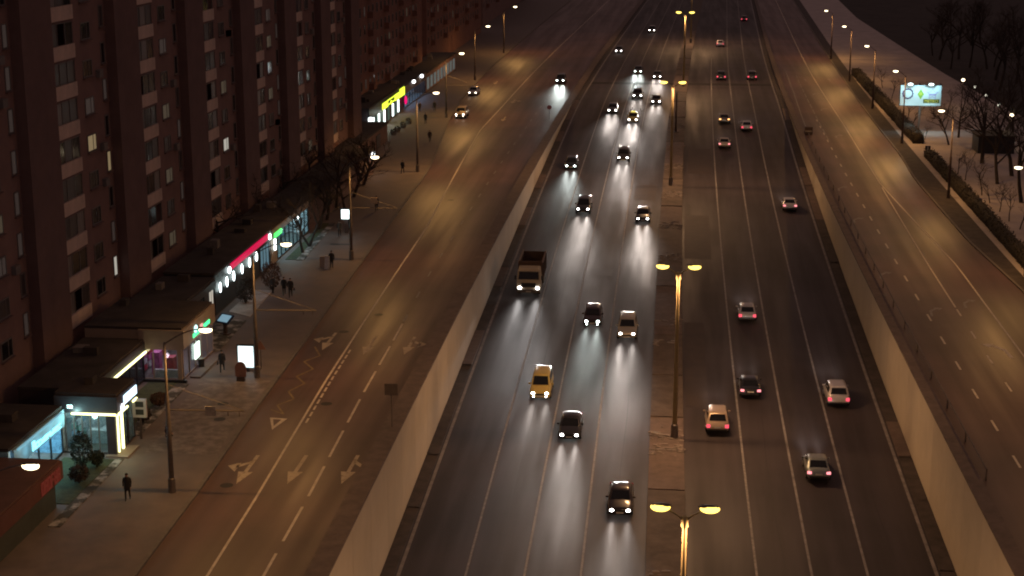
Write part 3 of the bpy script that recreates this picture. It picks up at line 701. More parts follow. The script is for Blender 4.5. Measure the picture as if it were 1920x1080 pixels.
boxpart('poster', emat('pink_poster', (1, .45, .4), 1.0), t, -36.79, -36.72, 116.5, 117.1, 2.8, 3.4); boxpart('door_sign', emat('white_green_sign', (.8, 1, .85), 2.5), t, -36.98, -36.9, 115.4, 116.6, .9, 2.1)
boxpart('step', M_KERB, t, -36.8, -36.0, 113.5, 120, 0, .14); point('pavilion_glow', t, (-36.2, 116.5, 2.2), 22, (.9, 1, .8)); point('pavilion_glow', t, (-38.5, 111.6, 1.8), 8, (1, .7, .8))
# 6 plain shop with cream window
t = thing('cream_window_shop', 'dark shop front with one cream lit window and a tall narrow door', 'shop', (0, 0, .12))
shell(t, RX0, -40, 120.8, 131.2, 3.4, M_DARK)
boxpart('front_wall', M_DARK, t, -40.12, -40, 128.2, 131.1, .15, 3.38); boxpart('fascia', M_DARK, t, -40.05, -39.8, 120.9, 131.1, 2.75, 3.4)
panes(t, 'x', -40, 121.4, 128.1, .9, 2.7, 4); boxpart('sill_wall', M_DARK, t, -40.1, -39.94, 121, 128.1, .15, .86)
boxpart('blind', emat('cream_blind', (1, .82, .52), .35), t, -40.5, -40.4, 121.5, 128, .9, 2.7)
boxpart('door', emat('door_glow', (1, .9, .75), .5), t, -39.99, -39.94, 129.7, 130.0, .5, 2.6); boxpart('door', emat('door_glow', (1, .9, .75), .5), t, -39.99, -39.94, 130.3, 130.6, .5, 2.6)
# 7 red sign shop with wall lamps
t = thing('red_sign_shop', 'black shop front with a long crimson light band and a row of white wall lamps', 'shop', (0, 0, .12))
shell(t, RX0, -40, 131.4, 150.4, 3.7, M_BLACK)
boxpart('front_wall', M_BLACK, t, -40.1, -40, 131.5, 150.3, .15, 3.65)
boxpart('red_band', emat('crimson_band', (1, .0, .10), .62), t, -39.99, -39.85, 136.4, 149.4, 3.05, 3.6)
for y in (135.6, 149.9): part('round_lamp', B().ell((-39.85, y, 3.2), (.1, .42, .32), 12, 6), emat('lamp_cool', (.85, 1, 1), 5), t)
for i, y in enumerate((132.6, 134.7, 136.9, 139.7, 142.3, 144.8)):
    part('wall_lamp', B().ell((-39.86, y, 2.35), (.09, .2, .48), 10, 6), emat('lamp_cool2', (.85, 1, 1), 6), t)
    point('wall_glow', t, (-39.3, y, 2.2), 7, (.7, 1, .95))
panes(t, 'x', -39.97, 146.4, 149.6, .3, 2.7, 3, emat('teal_window', (.3, .6, .75), .25))
# 8 blue glass shop with the green sign
t = thing('blue_glass_shop', 'shop with pale blue lit glass wall and a small green sign', 'shop', (0, 0, .12))
shell(t, RX0, -40, 150.6, 166.6, 3.6, G_WHT)
boxpart('fascia', M_FASC, t, -40, -39.8, 150.7, 166.5, 3.0, 3.65)
boxpart('green_sign', emat('green_box', (.1, 1, .18), 1.3), t, -39.8, -39.65, 151.2, 154.0, 2.75, 3.2); boxpart('light_tube', emat('tube_white', (.85, 1, 1), 4), t, -39.75, -39.6, 150.9, 151.3, 1.6, 2.7)
panes(t, 'x', -39.97, 153.0, 166.4, .3, 2.95, 8); boxpart('door_wall', M_FASC, t, -40.05, -39.95, 150.7, 152.9, .15, 2.95)
ceil_light(t, (.6, .92, 1), 4.5, -44, -40.4, 153, 166, 3.4, 3.45); shelves(t, -42.6, 153.4, 166, [G_BLU, G_WHT, G_GRN], 2.2, 7)
part('round_lamp', B().ell((-39.75, 161.0, 2.75), (.1, .5, .3), 12, 6), emat('lamp_cool', (.85, 1, 1), 5), t); point('shop_glow', t, (-39.0, 158, 2.2), 50, (.6, .9, 1))
# 9 dark low building behind the trees
t = thing('low_annex', 'unlit low building hidden behind the bare trees', 'building', (0, 0, .12))
boxpart('wall', M_BRICKD, t, RX0, -40.2, 166.9, 205, 0, 3.1); boxpart('roof', M_ROOF, t, RX0 - .1, -40, 166.8, 205.1, 3.1, 3.3); boxpart('door', M_FASC, t, -40.18, -40.1, 199, 200.4, .1, 2.4); boxpart('door', M_FASC, t, -40.18, -40.1, 195.5, 196.4, .1, 2.4)
boxpart('lit_sign', emat('white_sign', (.95, 1, 1), 4), t, -40.1, -39.9, 203.2, 204.6, 2.3, 2.9)
t = thing('low_annex', 'low dark roofed building with a recessed end beside the yellow sign shop', 'building', (0, 0, .12))
boxpart('wall', M_BRICKD, t, -49, -43.5, 206, 233, 0, 2.6); boxpart('roof', M_ROOF, t, -49.1, -43.3, 205.9, 233.1, 2.6, 2.8); boxpart('door', M_DARK, t, -43.48, -43.4, 224, 227, .1, 2.0)
# 10 yellow sign shop
t = thing('yellow_sign_shop', 'dark canopied shop with a bright yellow sign and bright window slots', 'shop', (0, 0, .12))
shell(t, -51, -47, 235.5, 267, 4.2, M_DARK, M_ROOF)
boxpart('fascia', M_BLACK, t, -47, -46.7, 235.6, 266.8, 2.6, 4.4); boxpart('front_wall', M_DARK, t, -47.1, -46.98, 235.6, 266.8, .15, 2.6)
M_YS = emat('yellow_sign', (.78, 1, .05), 1.8)
for y0, y1, z0, z1 in ((246.2, 250.5, 2.75, 3.7), (257.2, 261.2, 2.8, 3.75), (261.9, 266, 2.8, 4.1)): boxpart('sign_block', M_YS, t, -46.7, -46.55, y0, y1, z0, z1)
boxpart('sign_stroke', M_YS, t, -46.7, -46.58, 250.5, 257.2, 3.6, 3.72); boxpart('sign_stroke', M_YS, t, -46.7, -46.58, 250.5, 257.2, 2.9, 3.02); boxpart('sign_stroke', M_YS, t, -46.7, -46.58, 253.4, 254.2, 2.75, 3.3)
for y in (239.5, 244.0, 248.6, 256.2, 261.2): boxpart('window_slot', emat('slot_white', (.88, 1, .97), 3.2), t, -46.97, -46.88, y, y + 1.0, .4, 2.4)
for y in (236.2, 238.0, 241.8, 246.4, 252.0, 258.5): boxpart('window', emat('teal_dim', (.3, .6, .5), .12), t, -46.97, -46.9, y, y + 1.6, .3, 2.5)
part('red_sign', B().ell((-46.3, 265.4, 1.9), (.2, .9, .75), 12, 6), emat('crimson_round', (1, .0, .18), 1.0), t); boxpart('white_box', emat('white_box', (.9, 1, 1), 3.5), t, -46.6, -46.2, 234.3, 235.4, 2.4, 3.1)
boxpart('box_post', M_POLED, t, -46.45, -46.35, 234.8, 234.95, 0, 2.4)
point('shop_glow', t, (-45.6, 248, 2.0), 70, (.9, 1, .9))
# 11 blue far shop
t = thing('far_blue_shop', 'far shop front glowing soft blue past the yellow sign', 'shop', (0, 0, .12))
shell(t, -51, -47, 267.2, 290, 3.8, M_DARK); boxpart('fascia', M_FRAME, t, -47, -46.8, 267.3, 289.9, 2.6, 3.85)
panes(t, 'x', -46.97, 267.6, 289.8, .3, 2.6, 8); ceil_light(t, (.45, .65, 1), 3.5, -50.6, -47.4, 268, 289.6, 3.5, 3.55); shelves(t, -49.4, 268, 289, [G_BLU, G_WHT], 2.2, 7)
for y in (275, 283.6): part('flood_light', B().ell((-46.5, y, 3.9), (.3, .5, .3), 10, 5), emat('flood_white', (.95, .97, 1), 6), t)
t = thing('far_cream_shop', 'far low shop with cream walls at the end of the visible row', 'shop', (0, 0, .12))
shell(t, -52, -47, 290.4, 330, 3.4, M_BRICK); boxpart('front_wall', M_BRICK, t, -47.1, -46.95, 290.6, 329.8, .15, 3.35)
for i in range(9): boxpart('window', emat('far_shop_win', (.85, 1, .95), .10), t, -46.95, -46.85, 292 + i * 4.2, 294.2 + i * 4.2, .5, 2.6)

# planting beds along the shops
def bed(name, m, pts, z=.17):
    b = B(); b.poly([(x, y, z) for x, y in pts])
    n = len(pts)
    for i in range(n):
        a, c = pts[i], pts[(i + 1) % n]; b.quad((a[0], a[1], .1), (c[0], c[1], .1), (c[0], c[1], z), (a[0], a[1], z))
    return struct(name, b, m)
bed('planting_bed', M_GRASS, [(-39.7, 87.5), (-36.3, 87.5), (-36.3, 95.4), (-39.7, 95.4)], .165)
bed('planting_bed', M_BED, [(-36.25, 84), (-35.5, 84), (-35.7, 95.6), (-36.25, 95.6)])
bed('planting_bed', M_GRASS, [(-39.6, 100.1), (-37.4, 100.1), (-37.4, 112.1), (-39.6, 112.1)], .165)
bed('planting_bed', M_BED, [(-37.35, 100.2), (-36.2, 100.2), (-36.4, 112.0), (-37.35, 112.0)])
bed('planting_bed', M_BED, [(-39.5, 121), (-36.7, 121), (-37.0, 130.5), (-39.5, 130.5)])
bed('planting_bed', M_SNOW, [(-39.3, 133), (-37.0, 131.5), (-37.4, 141), (-39.3, 141)], .19)
bed('planting_bed', M_GRASS, [(-39.4, 153.8), (-38.3, 153.8), (-38.9, 172), (-39.6, 172)], .165)
bed('planting_bed', M_BED, [(-38.25, 153.6), (-37.5, 153.6), (-38.2, 172.2), (-38.85, 172.2)])

# ================================================================== VEHICLES
KIND = {
 'sedan': dict(L=4.5, W=1.78, H=1.45, prof=[(0, .50, .80, .34), (.06, .66, .88, .26), (.28, .74, .95, .22), (1.2, .90, 1, .20), (2.2, .92, 1, .20), (3.4, .95, 1, .20), (4.1, .94, .97, .24), (4.42, .84, .91, .30), (4.5, .56, .84, .38)], gb=(1.10, 4.0), gr=(1.85, 3.3), belt=.90),
 'hatch': dict(L=4.1, W=1.75, H=1.50, prof=[(0, .50, .80, .34), (.06, .68, .88, .26), (.25, .76, .95, .22), (1.0, .92, 1, .20), (2.2, .95, 1, .20), (3.4, .99, 1, .20), (3.85, .97, .96, .26), (4.05, .80, .92, .30), (4.1, .56, .86, .38)], gb=(.92, 3.98), gr=(1.6, 3.45), belt=.93),
 'suv': dict(L=4.6, W=1.86, H=1.74, prof=[(0, .60, .84, .42), (.06, .82, .91, .34), (.25, .92, .97, .30), (1.15, 1.05, 1, .28), (2.3, 1.08, 1, .28), (3.8, 1.10, 1, .28), (4.4, 1.08, .97, .32), (4.56, .9, .93, .38), (4.6, .66, .88, .44)], gb=(1.05, 4.5), gr=(1.7, 4.15), belt=1.06),
 'van': dict(L=4.4, W=1.80, H=1.84, prof=[(0, .52, .84, .34), (.06, .76, .91, .26), (.25, .88, .97, .22), (.95, 1.05, 1, .20), (2.2, 1.10, 1, .20), (3.8, 1.10, 1, .20), (4.25, 1.09, .98, .24), (4.37, .9, .95, .30), (4.4, .6, .92, .36)], gb=(.80, 4.33), gr=(1.5, 4.18), belt=1.06),
}
CAR = {}
def car_meshes(kind):
    if kind in CAR: return CAR[kind]
    k = KIND[kind]; L, W, H = k['L'], k['W'], k['H']; hw = W / 2; D = {}
    def P(x, y, z): return (x, y - L / 2, z)
    b = B(); rings = []
    for y, zt, ws, zb in k['prof']:
        w = hw * ws; h = zt - zb
        half = [(.0, zb), (.80 * w, zb), (.95 * w, zb + .10 * h), (w, zb + .35 * h), (w * .99, zb + .62 * h), (.94 * w, zb + .86 * h), (.82 * w, zt - .015), (.45 * w, zt + .012), (0, zt + .02)]
        pts = half + [(-x, z) for x, z in reversed(half[1:-1])]
        rings.append(b.ring([P(x, y, z) for x, z in pts]))
    for a, c in zip(rings, rings[1:]): b.bridge(c, a)
    b.cap(rings[0]); b.cap(rings[-1], True); D['body'] = b.mesh('body', M_FRAME, True)
    (b0, b1), (r0, r1) = k['gb'], k['gr']; zb, zr = k['belt'] - .06, H
    wb, wr = hw * .93, hw * .76
    def rr(y0, y1, w, z, c): return [P(-w + c, y0, z), P(w - c, y0, z), P(w, y0 + c, z), P(w, y1 - c, z), P(w - c, y1, z), P(-w + c, y1, z), P(-w, y1 - c, z), P(-w, y0 + c, z)]
    b = B(); ra = b.ring(rr(b0, b1, wb, zb, .12)); rb = b.ring(rr(r0, r1, wr, zr - .10, .10)); rc = b.ring(rr(r0 + .12, r1 - .12, wr - .12, zr - .02, .1)); rd = b.ring(rr(r0 + .5, r1 - .4, wr - .4, zr, .1))
    b.bridge(ra, rb); b.bridge(rb, rc); b.bridge(rc, rd); b.cap(rd); D['cabin'] = b.mesh('cabin', M_FRAME, True)
    def panel(name, c4, u0, u1, v0, v1, off):
        a, b_, c, d = [Vector(p) for p in c4]          # bottom left, bottom right, top right, top left
        n = (b_ - a).cross(d - a).normalized() * off
        f = lambda u, v: (a * (1 - u) + b_ * u) * (1 - v) + (d * (1 - u) + c * u) * v
        q = [f(u0, v0), f(u1, v0), f(u1, v1), f(u0, v1)]; bb = B()
        r1_ = bb.ring([p + n for p in q]); r0_ = bb.ring([p - n * .5 for p in q]); bb.bridge(r0_, r1_); bb.cap(r1_); D[name] = bb.mesh(name, M_AGLASS)
    panel('windscreen', (P(-wb, b0, zb), P(wb, b0, zb), P(wr, r0, zr - .10), P(-wr, r0, zr - .10)), .08, .92, .16, .97, .02)
    panel('rear_window', (P(wb, b1, zb), P(-wb, b1, zb), P(-wr, r1, zr - .10), P(wr, r1, zr - .10)), .10, .90, .20, .95, .02)
    mid = .5
    for s in (1, -1):
        c4 = (P(wb, b0, zb), P(wb, b1, zb), P(wr, r1, zr - .10), P(wr, r0, zr - .10)) if s > 0 else (P(-wb, b1, zb), P(-wb, b0, zb), P(-wr, r0, zr - .10), P(-wr, r1, zr - .10))
        panel('side_window%d' % (s > 0), c4, .10, .48, .22, .92, .015); panel('side_window%d' % (2 + (s > 0)), c4, .52, .88, .22, .92, .015)
    wr_ = .34 if kind in ('suv',) else .31; D['wr'] = wr_
    D['wheel'] = B().tube([(-.11, 0, 0), (.11, 0, 0)], wr_, 16).mesh('wheel', M_TYRE)
    D['rim'] = B().tube([(-.118, 0, 0), (.118, 0, 0)], wr_ * .62, 12).mesh('rim', M_RIM)
    D['wpos'] = [(s * (hw - .10), y - L / 2, wr_) for s in (-1, 1) for y in (.85, L - .85)]
    zhl = k['prof'][1][1] - .06
    D['hl'] = [(s * hw * .64, -L / 2 + .09, zhl - .04) for s in (-1, 1)]; D['tl'] = [(s * hw * .78, L / 2 - .08, k['prof'][-2][1] - .12 if kind != 'van' else .88) for s in (-1, 1)]
    D['headlight'] = B().ell((0, 0, 0), (.17, .13, .11), 10, 6).mesh('headlight', M_HEAD)
    D['fog'] = B().ell((0, 0, 0), (.09, .08, .07), 8, 4).mesh('fog_light', M_HEAD)
    tall = .26 if kind in ('suv', 'van', 'hatch') else .11
    D['taillight'] = B().box(-.15, .15, -.06, .09, -tall * .7, .09).mesh('taillight', M_TAIL)
    D['mirror'] = B().ell((0, 0, 0), (.12, .06, .08), 8, 4).mesh('mirror', M_BLACK)
    D['plate'] = B().box(-.26, .26, -.012, .012, -.055, .055).mesh('number_plate', M_PLATE)
    D['grille'] = B().box(-.42, .42, -.02, .06, -.06, .06).mesh('grille', M_BLACK)
    D['bumper'] = B().box(-hw * .80, hw * .80, -.05, .05, -.06, .06).mesh('bumper_trim', M_BLACK)
    CAR[kind] = D; return D
def paint(name, col, metal=.3): return mat('paint_' + name, col, .32, metal=metal, var=.06, scale=2, coat=.7)
def place_vehicle(t, p, away, L, lane=True):
    sl = math.atan(.0375) if (lane and p.y < 279) else 0
    Yc = p.y + L / 2; t.location = (p.x + (cx(Yc) - cx(p.y)), Yc, (zh(Yc) if lane else 0) + .006)
    d = (cx(Yc + 2) - cx(Yc - 2)) / 4
    t.rotation_mode = 'ZYX'
    t.rotation_euler = ((-sl if away else sl), 0, (math.pi if away else 0) - math.atan(d))
def car(px, py, kind, pname, col, label, away=False, lane=True, head='w', tail='r', fogs=False, metal=.3, beams=True, roofsign=False):
    D = car_meshes(kind); k = KIND[kind]; L = k['L']; pm = paint(pname, col, metal)
    t = thing('car' if kind != 'van' else 'taxi_van', label, 'car' if kind != 'van' else 'van', group=None)
    p = hp(px, py) if lane else gp(px, py); place_vehicle(t, p, away, L, lane)
    body = objmat(link('body', D['body'], t), pm); cab = objmat(link('cabin', D['cabin'], t), pm)
    link('windscreen', D['windscreen'], t); link('rear_window', D['rear_window'], t)
    for i in range(4): link('side_window', D['side_window%d' % i], t)
    for w in D['wpos']: link('rim', D['rim'], link('wheel', D['wheel'], t, w))
    hv = rnd.choice([.7, .9, 1.1, 1.3]) * (.5 if away else 1)
    hm = {'w': M_HEAD, 'g': M_HEADG, 'y': M_HEADY}[head]
    tm = M_TAILD if not away else {'r': M_TAIL, 'w': M_TAILW, 'o': M_TAILO, 'off': mat('taillight_off', (.25, .01, .015), .3, var=0)}[tail]
    for h in D['hl']:
        objmat(link('headlight', D['headlight'], t, h), hm)
        if beams: beam(t, (h[0], h[1] - .18, h[2]), {'w': (1, .88, .80), 'g': (.90, 1, .95), 'y': (1, .85, .65)}[head], HEADLAMP * hv)
        if fogs: objmat(link('fog_light', D['fog'], t, (h[0] * .92, h[1] - .06, h[2] - .26)), hm)
    for h in D['tl']: objmat(link('taillight', D['taillight'], t, h), tm)
    for s in (-1, 1): objmat(link('mirror', D['mirror'], t, (s * (k['W'] / 2 + .07), k['gb'][0] + .45 - L / 2, k['belt'] + .06)), pm)
    link('number_plate', D['plate'], t, (0, -L / 2 - .01, .42)); link('number_plate', D['plate'], t, (0, L / 2 + .012, .62))
    link('grille', D['grille'], t, (0, -L / 2 + .0, .58)); link('bumper_trim', D['bumper'], t, (0, L / 2 - .03, .42))
    if roofsign: part('roof_sign', B().box(-.35, .35, -.1, .1, k['H'], k['H'] + .18), emat('taxi_sign', (1, .85, .2), 1.2), t)
    return t
DK = (.016, .016, .018)
# towards the camera
car(1012, 752, 'van', 'taxi_yellow', (.50, .39, .11), 'yellow taxi van with four bright front lights on the highway', fogs=True, metal=0)
car(1067, 829, 'sedan', 'black', DK, 'black sedan in front of the yellow taxi van, lights on')
car(1162, 972, 'sedan', 'wine_black', (.02, .012, .012), 'dark car by the median at the very bottom, coming towards us')
car(1175, 640, 'suv', 'beige_silver', (.36, .33, .27), 'boxy beige car with pale roof in the lane beside the median lamp')
car(1110, 614, 'hatch', 'maroon', (.03, .014, .016), 'dark maroon hatchback with four greenish front lights', head='g', fogs=True)
car(1205, 419, 'sedan', 'black', DK, 'black car in the lane next to the snowy median slab')
car(1093, 403, 'suv', 'dark_grey', (.03, .03, .032), 'dark grey car ahead of the dump truck, one lane over')
car(1070, 319, 'hatch', 'dark_teal', (.012, .022, .024), 'dark teal car in the outer lane by the left wall', head='g')
car(1168, 305, 'suv', 'graphite', (.04, .036, .036), 'graphite off-road car with a bright roof edge, middle lanes')
car(1186, 231, 'sedan', 'taxi_cream', (.5, .34, .05), 'yellow taxi with a lit roof sign far up the highway', roofsign=True, metal=0)
car(1148, 213, 'sedan', 'silver_dark', (.10, .10, .11), 'dark silver sedan left of the far taxi')
car(1195, 187, 'suv', 'black', DK, 'black car behind the far taxi, lights on')
car(1230, 197, 'hatch', 'brown', (.05, .025, .02), 'small brown car next to the far median lamp')
car(1232, 149, 'sedan', 'grey', (.05, .05, .05), 'far grey car beyond the second median lamp')
car(1196, 139, 'sedan', 'black', DK, 'far black car at the dark band across the highway', head='g')
car(1050, 158, 'suv', 'black', DK, 'black car with cold lights driving down the shop side road', lane=False, head='g')
# away from the camera
car(1345, 820, 'suv', 'champagne', (.42, .32, .24), 'champagne coloured car in the lane next to the median, driving away', True)
car(1407, 752, 'sedan', 'black', DK, 'black sedan driving away just ahead of the champagne car', True, tail='w')
car(1572, 769, 'suv', 'white', (.55, .52, .52), 'white car driving away in the outer right lane', True)
car(1535, 909, 'sedan', 'grey_green', (.20, .22, .21), 'grey green sedan, lowest of the cars on the right carriageway', True, tail='w')
car(1401, 607, 'hatch', 'silver', (.42, .40, .40), 'silver hatchback driving away, tall red tail lights', True)
car(1481, 399, 'sedan', 'white', (.55, .52, .52), 'white sedan alone in the outer lane beside the right wall', True, tail='w')
car(1358, 281, 'sedan', 'cream', (.45, .37, .28), 'cream sedan, nearest of the three far cars driving away', True, tail='w')
car(1400, 248, 'hatch', 'white', (.55, .52, .52), 'white hatchback, right one of the three far cars driving away', True)
car(1358, 234, 'sedan', 'tan', (.22, .16, .11), 'tan sedan with orange tail lights behind the cream one', True, tail='o')
car(1352, 151, 'suv', 'black', DK, 'far dark car driving away, left of two at the dark band', True)
car(1410, 151, 'suv', 'grey', (.05, .05, .05), 'far dark car driving away, right of two at the dark band', True)
# parked / waiting on the shop side road
car(862, 223, 'suv', 'sand', (.34, .26, .17), 'sand coloured off-road car with yellowish lights waiting by the kerb', lane=False, head='y', fogs=True, beams=False)
car(886, 180, 'hatch', 'white', (.55, .52, .52), 'white hatchback waiting behind the sand coloured car', lane=False, head='y', beams=False)
# cars further up, beyond the framed part
for px, py, kd, nm, cl, lb, aw in ((1160, 100, 'sedan', 'grey', (.05, .05, .05), 'grey car far beyond the dark band, leftmost lanes', False), (1222, 62, 'suv', 'black', DK, 'black car furthest up the highway coming this way', False), (1350, 88, 'sedan', 'white', (.5, .5, .5), 'white car far beyond the dark band driving away', True), (1395, 40, 'hatch', 'maroon', (.03, .014, .016), 'maroon car furthest up the highway driving away', True)):
    car(px, py, kd, nm, cl, lb, aw, beams=False)

# dump truck
t = thing('dump_truck', 'cream cabbed dump truck with empty dark tipper body in the outer lane', 'truck')
TL = 7.6; place_vehicle(t, hp(991, 556), False, TL, True)
pm = mat('truck_cream', (.36, .31, .23), .5, var=.12, scale=2); dm = mat('tipper_brown', (.06, .035, .03), .7, var=.3, scale=2)
F0 = -TL / 2
b = B(); w = 1.22
ra = b.ring([(-w, F0 + .05, .75), (w, F0 + .05, .75), (w, F0 + 1.9, .75), (-w, F0 + 1.9, .75)]); rb = b.ring([(-w, F0, 1.15), (w, F0, 1.15), (w, F0 + 1.9, 1.15), (-w, F0 + 1.9, 1.15)])
rc = b.ring([(-w, F0 + .06, 1.75), (w, F0 + .06, 1.75), (w, F0 + 1.9, 1.75), (-w, F0 + 1.9, 1.75)]); rd = b.ring([(-w + .12, F0 + .36, 2.72), (w - .12, F0 + .36, 2.72), (w - .1, F0 + 1.85, 2.75), (-w + .1, F0 + 1.85, 2.75)]); re_ = b.ring([(-w + .25, F0 + .55, 2.84), (w - .25, F0 + .55, 2.84), (w - .25, F0 + 1.7, 2.86), (-w + .25, F0 + 1.7, 2.86)])
for x, y in ((ra, rb), (rb, rc), (rc, rd), (rd, re_)): b.bridge(x, y)
b.cap(ra, True); b.cap(re_); cab = part('cab', b, pm, t)
b = B(); b.poly([(-w + .14, F0 + .06, 1.80), (w - .14, F0 + .06, 1.80), (w - .22, F0 + .305, 2.62), (-w + .22, F0 + .305, 2.62)]); part('windscreen', b, M_AGLASS, cab)
for s in (-1, 1):
    b = B(); q = [(s * (w - .005), F0 + .35, 1.8), (s * (w - .005), F0 + 1.5, 1.8), (s * (w - .095), F0 + 1.5, 2.55), (s * (w - .095), F0 + .5, 2.55)]; b.poly(q if s > 0 else q[::-1]); part('side_window', b, M_AGLASS, cab)
    part('mirror', B().box(s * (w + .15) - .08, s * (w + .15) + .08, F0 + .1, F0 + .18, 1.75, 2.2), M_BLACK, cab)
    part('headlight', B().ell((s * .92, F0 - .02, .92), (.19, .12, .15), 10, 6), M_HEAD, t)
    beam(t, (s * .92, F0 - .25, .92), (1, .95, .92), HEADLAMP * 1.3)
boxpart('visor', pm, cab, -w + .1, w - .1, F0 + .12, F0 + .42, 2.62, 2.70); boxpart('grille', M_BLACK, t, -.75, .75, F0 - .03, F0 + .02, 1.0, 1.45)
boxpart('bumper', mat('truck_bumper', (.10, .09, .08), .6, var=.1), t, -w, w, F0 - .1, F0 + .3, .42, .74); boxpart('number_plate', M_PLATE, t, -.26, .26, F0 - .13, F0 - .105, .5, .62)
boxpart('chassis', M_BLACK, t, -.5, .5, F0 + .8, TL / 2 - .2, .55, .95)
y0, y1 = F0 + 2.2, TL / 2; H0, H1 = 1.1, 2.95
boxpart('tipper_floor', dm, t, -1.22, 1.22, y0, y1, H0, H0 + .12)
for s in (-1, 1):
    sd = boxpart('tipper_side', dm, t, s * 1.22 - .05, s * 1.22 + .05, y0 + .06, y1 - .06, H0 + .12, H1)
    boxpart('top_rail', mat('tipper_rail', (.14, .09, .07), .6, var=.1), sd, s * 1.22 - .08, s * 1.22 + .08, y0 + .06, y1 - .06, H1, H1 + .09)
    for i in range(5): boxpart('rib', dm, sd, s * 1.30 - .03, s * 1.30 + .03, y0 + .5 + i * 1.0, y0 + .62 + i * 1.0, H0 + .12, H1 - .01)
boxpart('headboard', dm, t, -1.22, 1.22, y0 - .05, y0 + .05, H0 + .12, H1 + .25); boxpart('tailgate', dm, t, -1.2, 1.2, y1 - .05, y1 + .05, H0 + .12, H1 - .1)
for y in (F0 + 1.05, TL / 2 - 2.4, TL / 2 - 1.1):
    for s in (-1, 1):
        wh = part('wheel', B().tube([(s * 1.0 - .16, y, .5), (s * 1.0 + .16, y, .5)], .5, 18), M_TYRE, t); part('rim', B().tube([(s * 1.0 - .17, y, .5), (s * 1.0 + .17, y, .5)], .28, 12), M_RIM, wh)

# ================================================================== PEOPLE
def person(px, py, label, coat, trousers, h=1.72, face=0.0, stride=.3, bag=None, z0=.13, arm=.15, pos=None):
    p = Vector(pos) if pos else gp(px, py, z0); t = thing('person', label, 'person', p, face)
    s = h / 1.72; f = stride
    cm = mat('coat_%d' % (hash(coat) % 9999), coat, .85, var=.25, scale=6); tm = mat('trousers_%d' % (hash(trousers) % 9999), trousers, .85, var=.2, scale=6)
    V = []; E_ = []; Rr = []
    def v(x, y, z, r): V.append((x * s, y * s, z * s)); Rr.append(r * s); return len(V) - 1
    pel = v(0, 0, .93, .145); wst = v(0, -.01, 1.10, .135); chs = v(0, -.02, 1.32, .165); nb = v(0, -.02, 1.46, .075); nk = v(0, -.035, 1.52, .06); hd = v(0, -.05, 1.61, .098); tp = v(0, -.045, 1.67, .085)
    E_ += [(pel, wst), (wst, chs), (chs, nb), (nb, nk), (nk, hd), (hd, tp)]
    for q, ph in ((-1, 1), (1, -1)):
        hip = v(.09 * q, 0, .86, .10); kn = v(.10 * q, -f * .45 * ph - .03, .48, .068); an = v(.10 * q, -f * .75 * ph + .05, .09, .046); fo = v(.11 * q, -f * .75 * ph - .12, .035, .04)
        E_ += [(pel, hip), (hip, kn), (kn, an), (an, fo)]
        sh = v(.19 * q, -.02, 1.40, .07); el = v(.245 * q, arm * ph * f + .02, 1.13, .052); wr = v(.24 * q, arm * ph * f * 2 - .12, .90, .036); pa = v(.235 * q, arm * ph * f * 2 - .15, .83, .034)
        E_ += [(chs, sh), (sh, el), (el, wr), (wr, pa)]
    me = bpy.data.meshes.new('body'); me.from_pydata(V, E_, []); o = bpy.data.objects.new('body_tmp', me); C.objects.link(o)
    md = o.modifiers.new('s', 'SKIN'); o.modifiers.new('u', 'SUBSURF').levels = 1
    for i, r in enumerate(Rr): me.skin_vertices[0].data[i].radius = (r, r)
    me.skin_vertices[0].data[0].use_root = True
    dg = bpy.context.evaluated_depsgraph_get(); em = bpy.data.meshes.new_from_object(o.evaluated_get(dg)); bpy.data.objects.remove(o)
    em.name = 'body'; em.materials.clear()
    for m in (tm, M_SKIN, cm): em.materials.append(m)
    for pl in em.polygons:
        c = pl.center; pl.use_smooth = True
        pl.material_index = 1 if c.z > 1.50 * s or (abs(c.x) > .19 * s and c.z < .90 * s and c.z > .75 * s) else (2 if c.z > .9 * s else 0)
    link('body', em, t)
    # coat over torso and hips, open hem
    b = B(); n = 12; rings = []
    for z, rx, ry, oy in ((.66, .20, .17, 0), (.80, .205, .17, 0), (.98, .19, .155, 0), (1.15, .185, .15, -.01), (1.32, .215, .155, -.02), (1.43, .19, .125, -.02), (1.49, .10, .09, -.03)):
        rings.append(b.ring([(rx * s * math.cos(a * 2 * math.pi / n), (oy + ry * math.sin(a * 2 * math.pi / n)) * s, z * s) for a in range(n)]))
    for x, y in zip(rings, rings[1:]): b.bridge(x, y)
    part('coat', b, cm, t, True)
    part('hair', B().ell((0, -.03 * s, 1.645 * s), (.105 * s, .112 * s, .098 * s), 10, 5, .0, 1), M_HAIR, t, True)
    for q in (-1, 1):                                   # five fingers and a thumb side on each hand
        ph = 1 if q < 0 else -1; bx, by, bz = .235 * q * s, (arm * ph * f * 2 - .15) * s, .83 * s; b = B()
        for i in range(4): b.tube([(bx, by + (-.03 + .02 * i) * s, bz), (bx, by + (-.04 + .02 * i) * s, bz - .05 * s), (bx - .01 * q, by + (-.045 + .02 * i) * s, bz - (.085 - .008 * abs(i - 1.5)) * s)], [.010 * s, .009 * s, .006 * s], 5)
        b.tube([(bx, by - .035 * s, bz + .03 * s), (bx - .015 * q, by - .065 * s, bz), (bx - .02 * q, by - .075 * s, bz - .03 * s)], [.011 * s, .010 * s, .007 * s], 5)
        part('fingers', b, M_SKIN, t)
    if bag: part('bag', B().ell((.33 * s, 0, .72 * s), (.07, .17, .16), 10, 5), bag, t)
    return t
BK = (.014, .013, .015); NV = (.02, .022, .03); GY = (.05, .048, .05); BR = (.04, .024, .02); WH = (.35, .34, .34)
M_BAG = mat('dark_bag', (.02, .015, .018), .7, var=.2, scale=6); M_BAGW = mat('white_bag', (.4, .4, .4), .6, var=.1, scale=6)
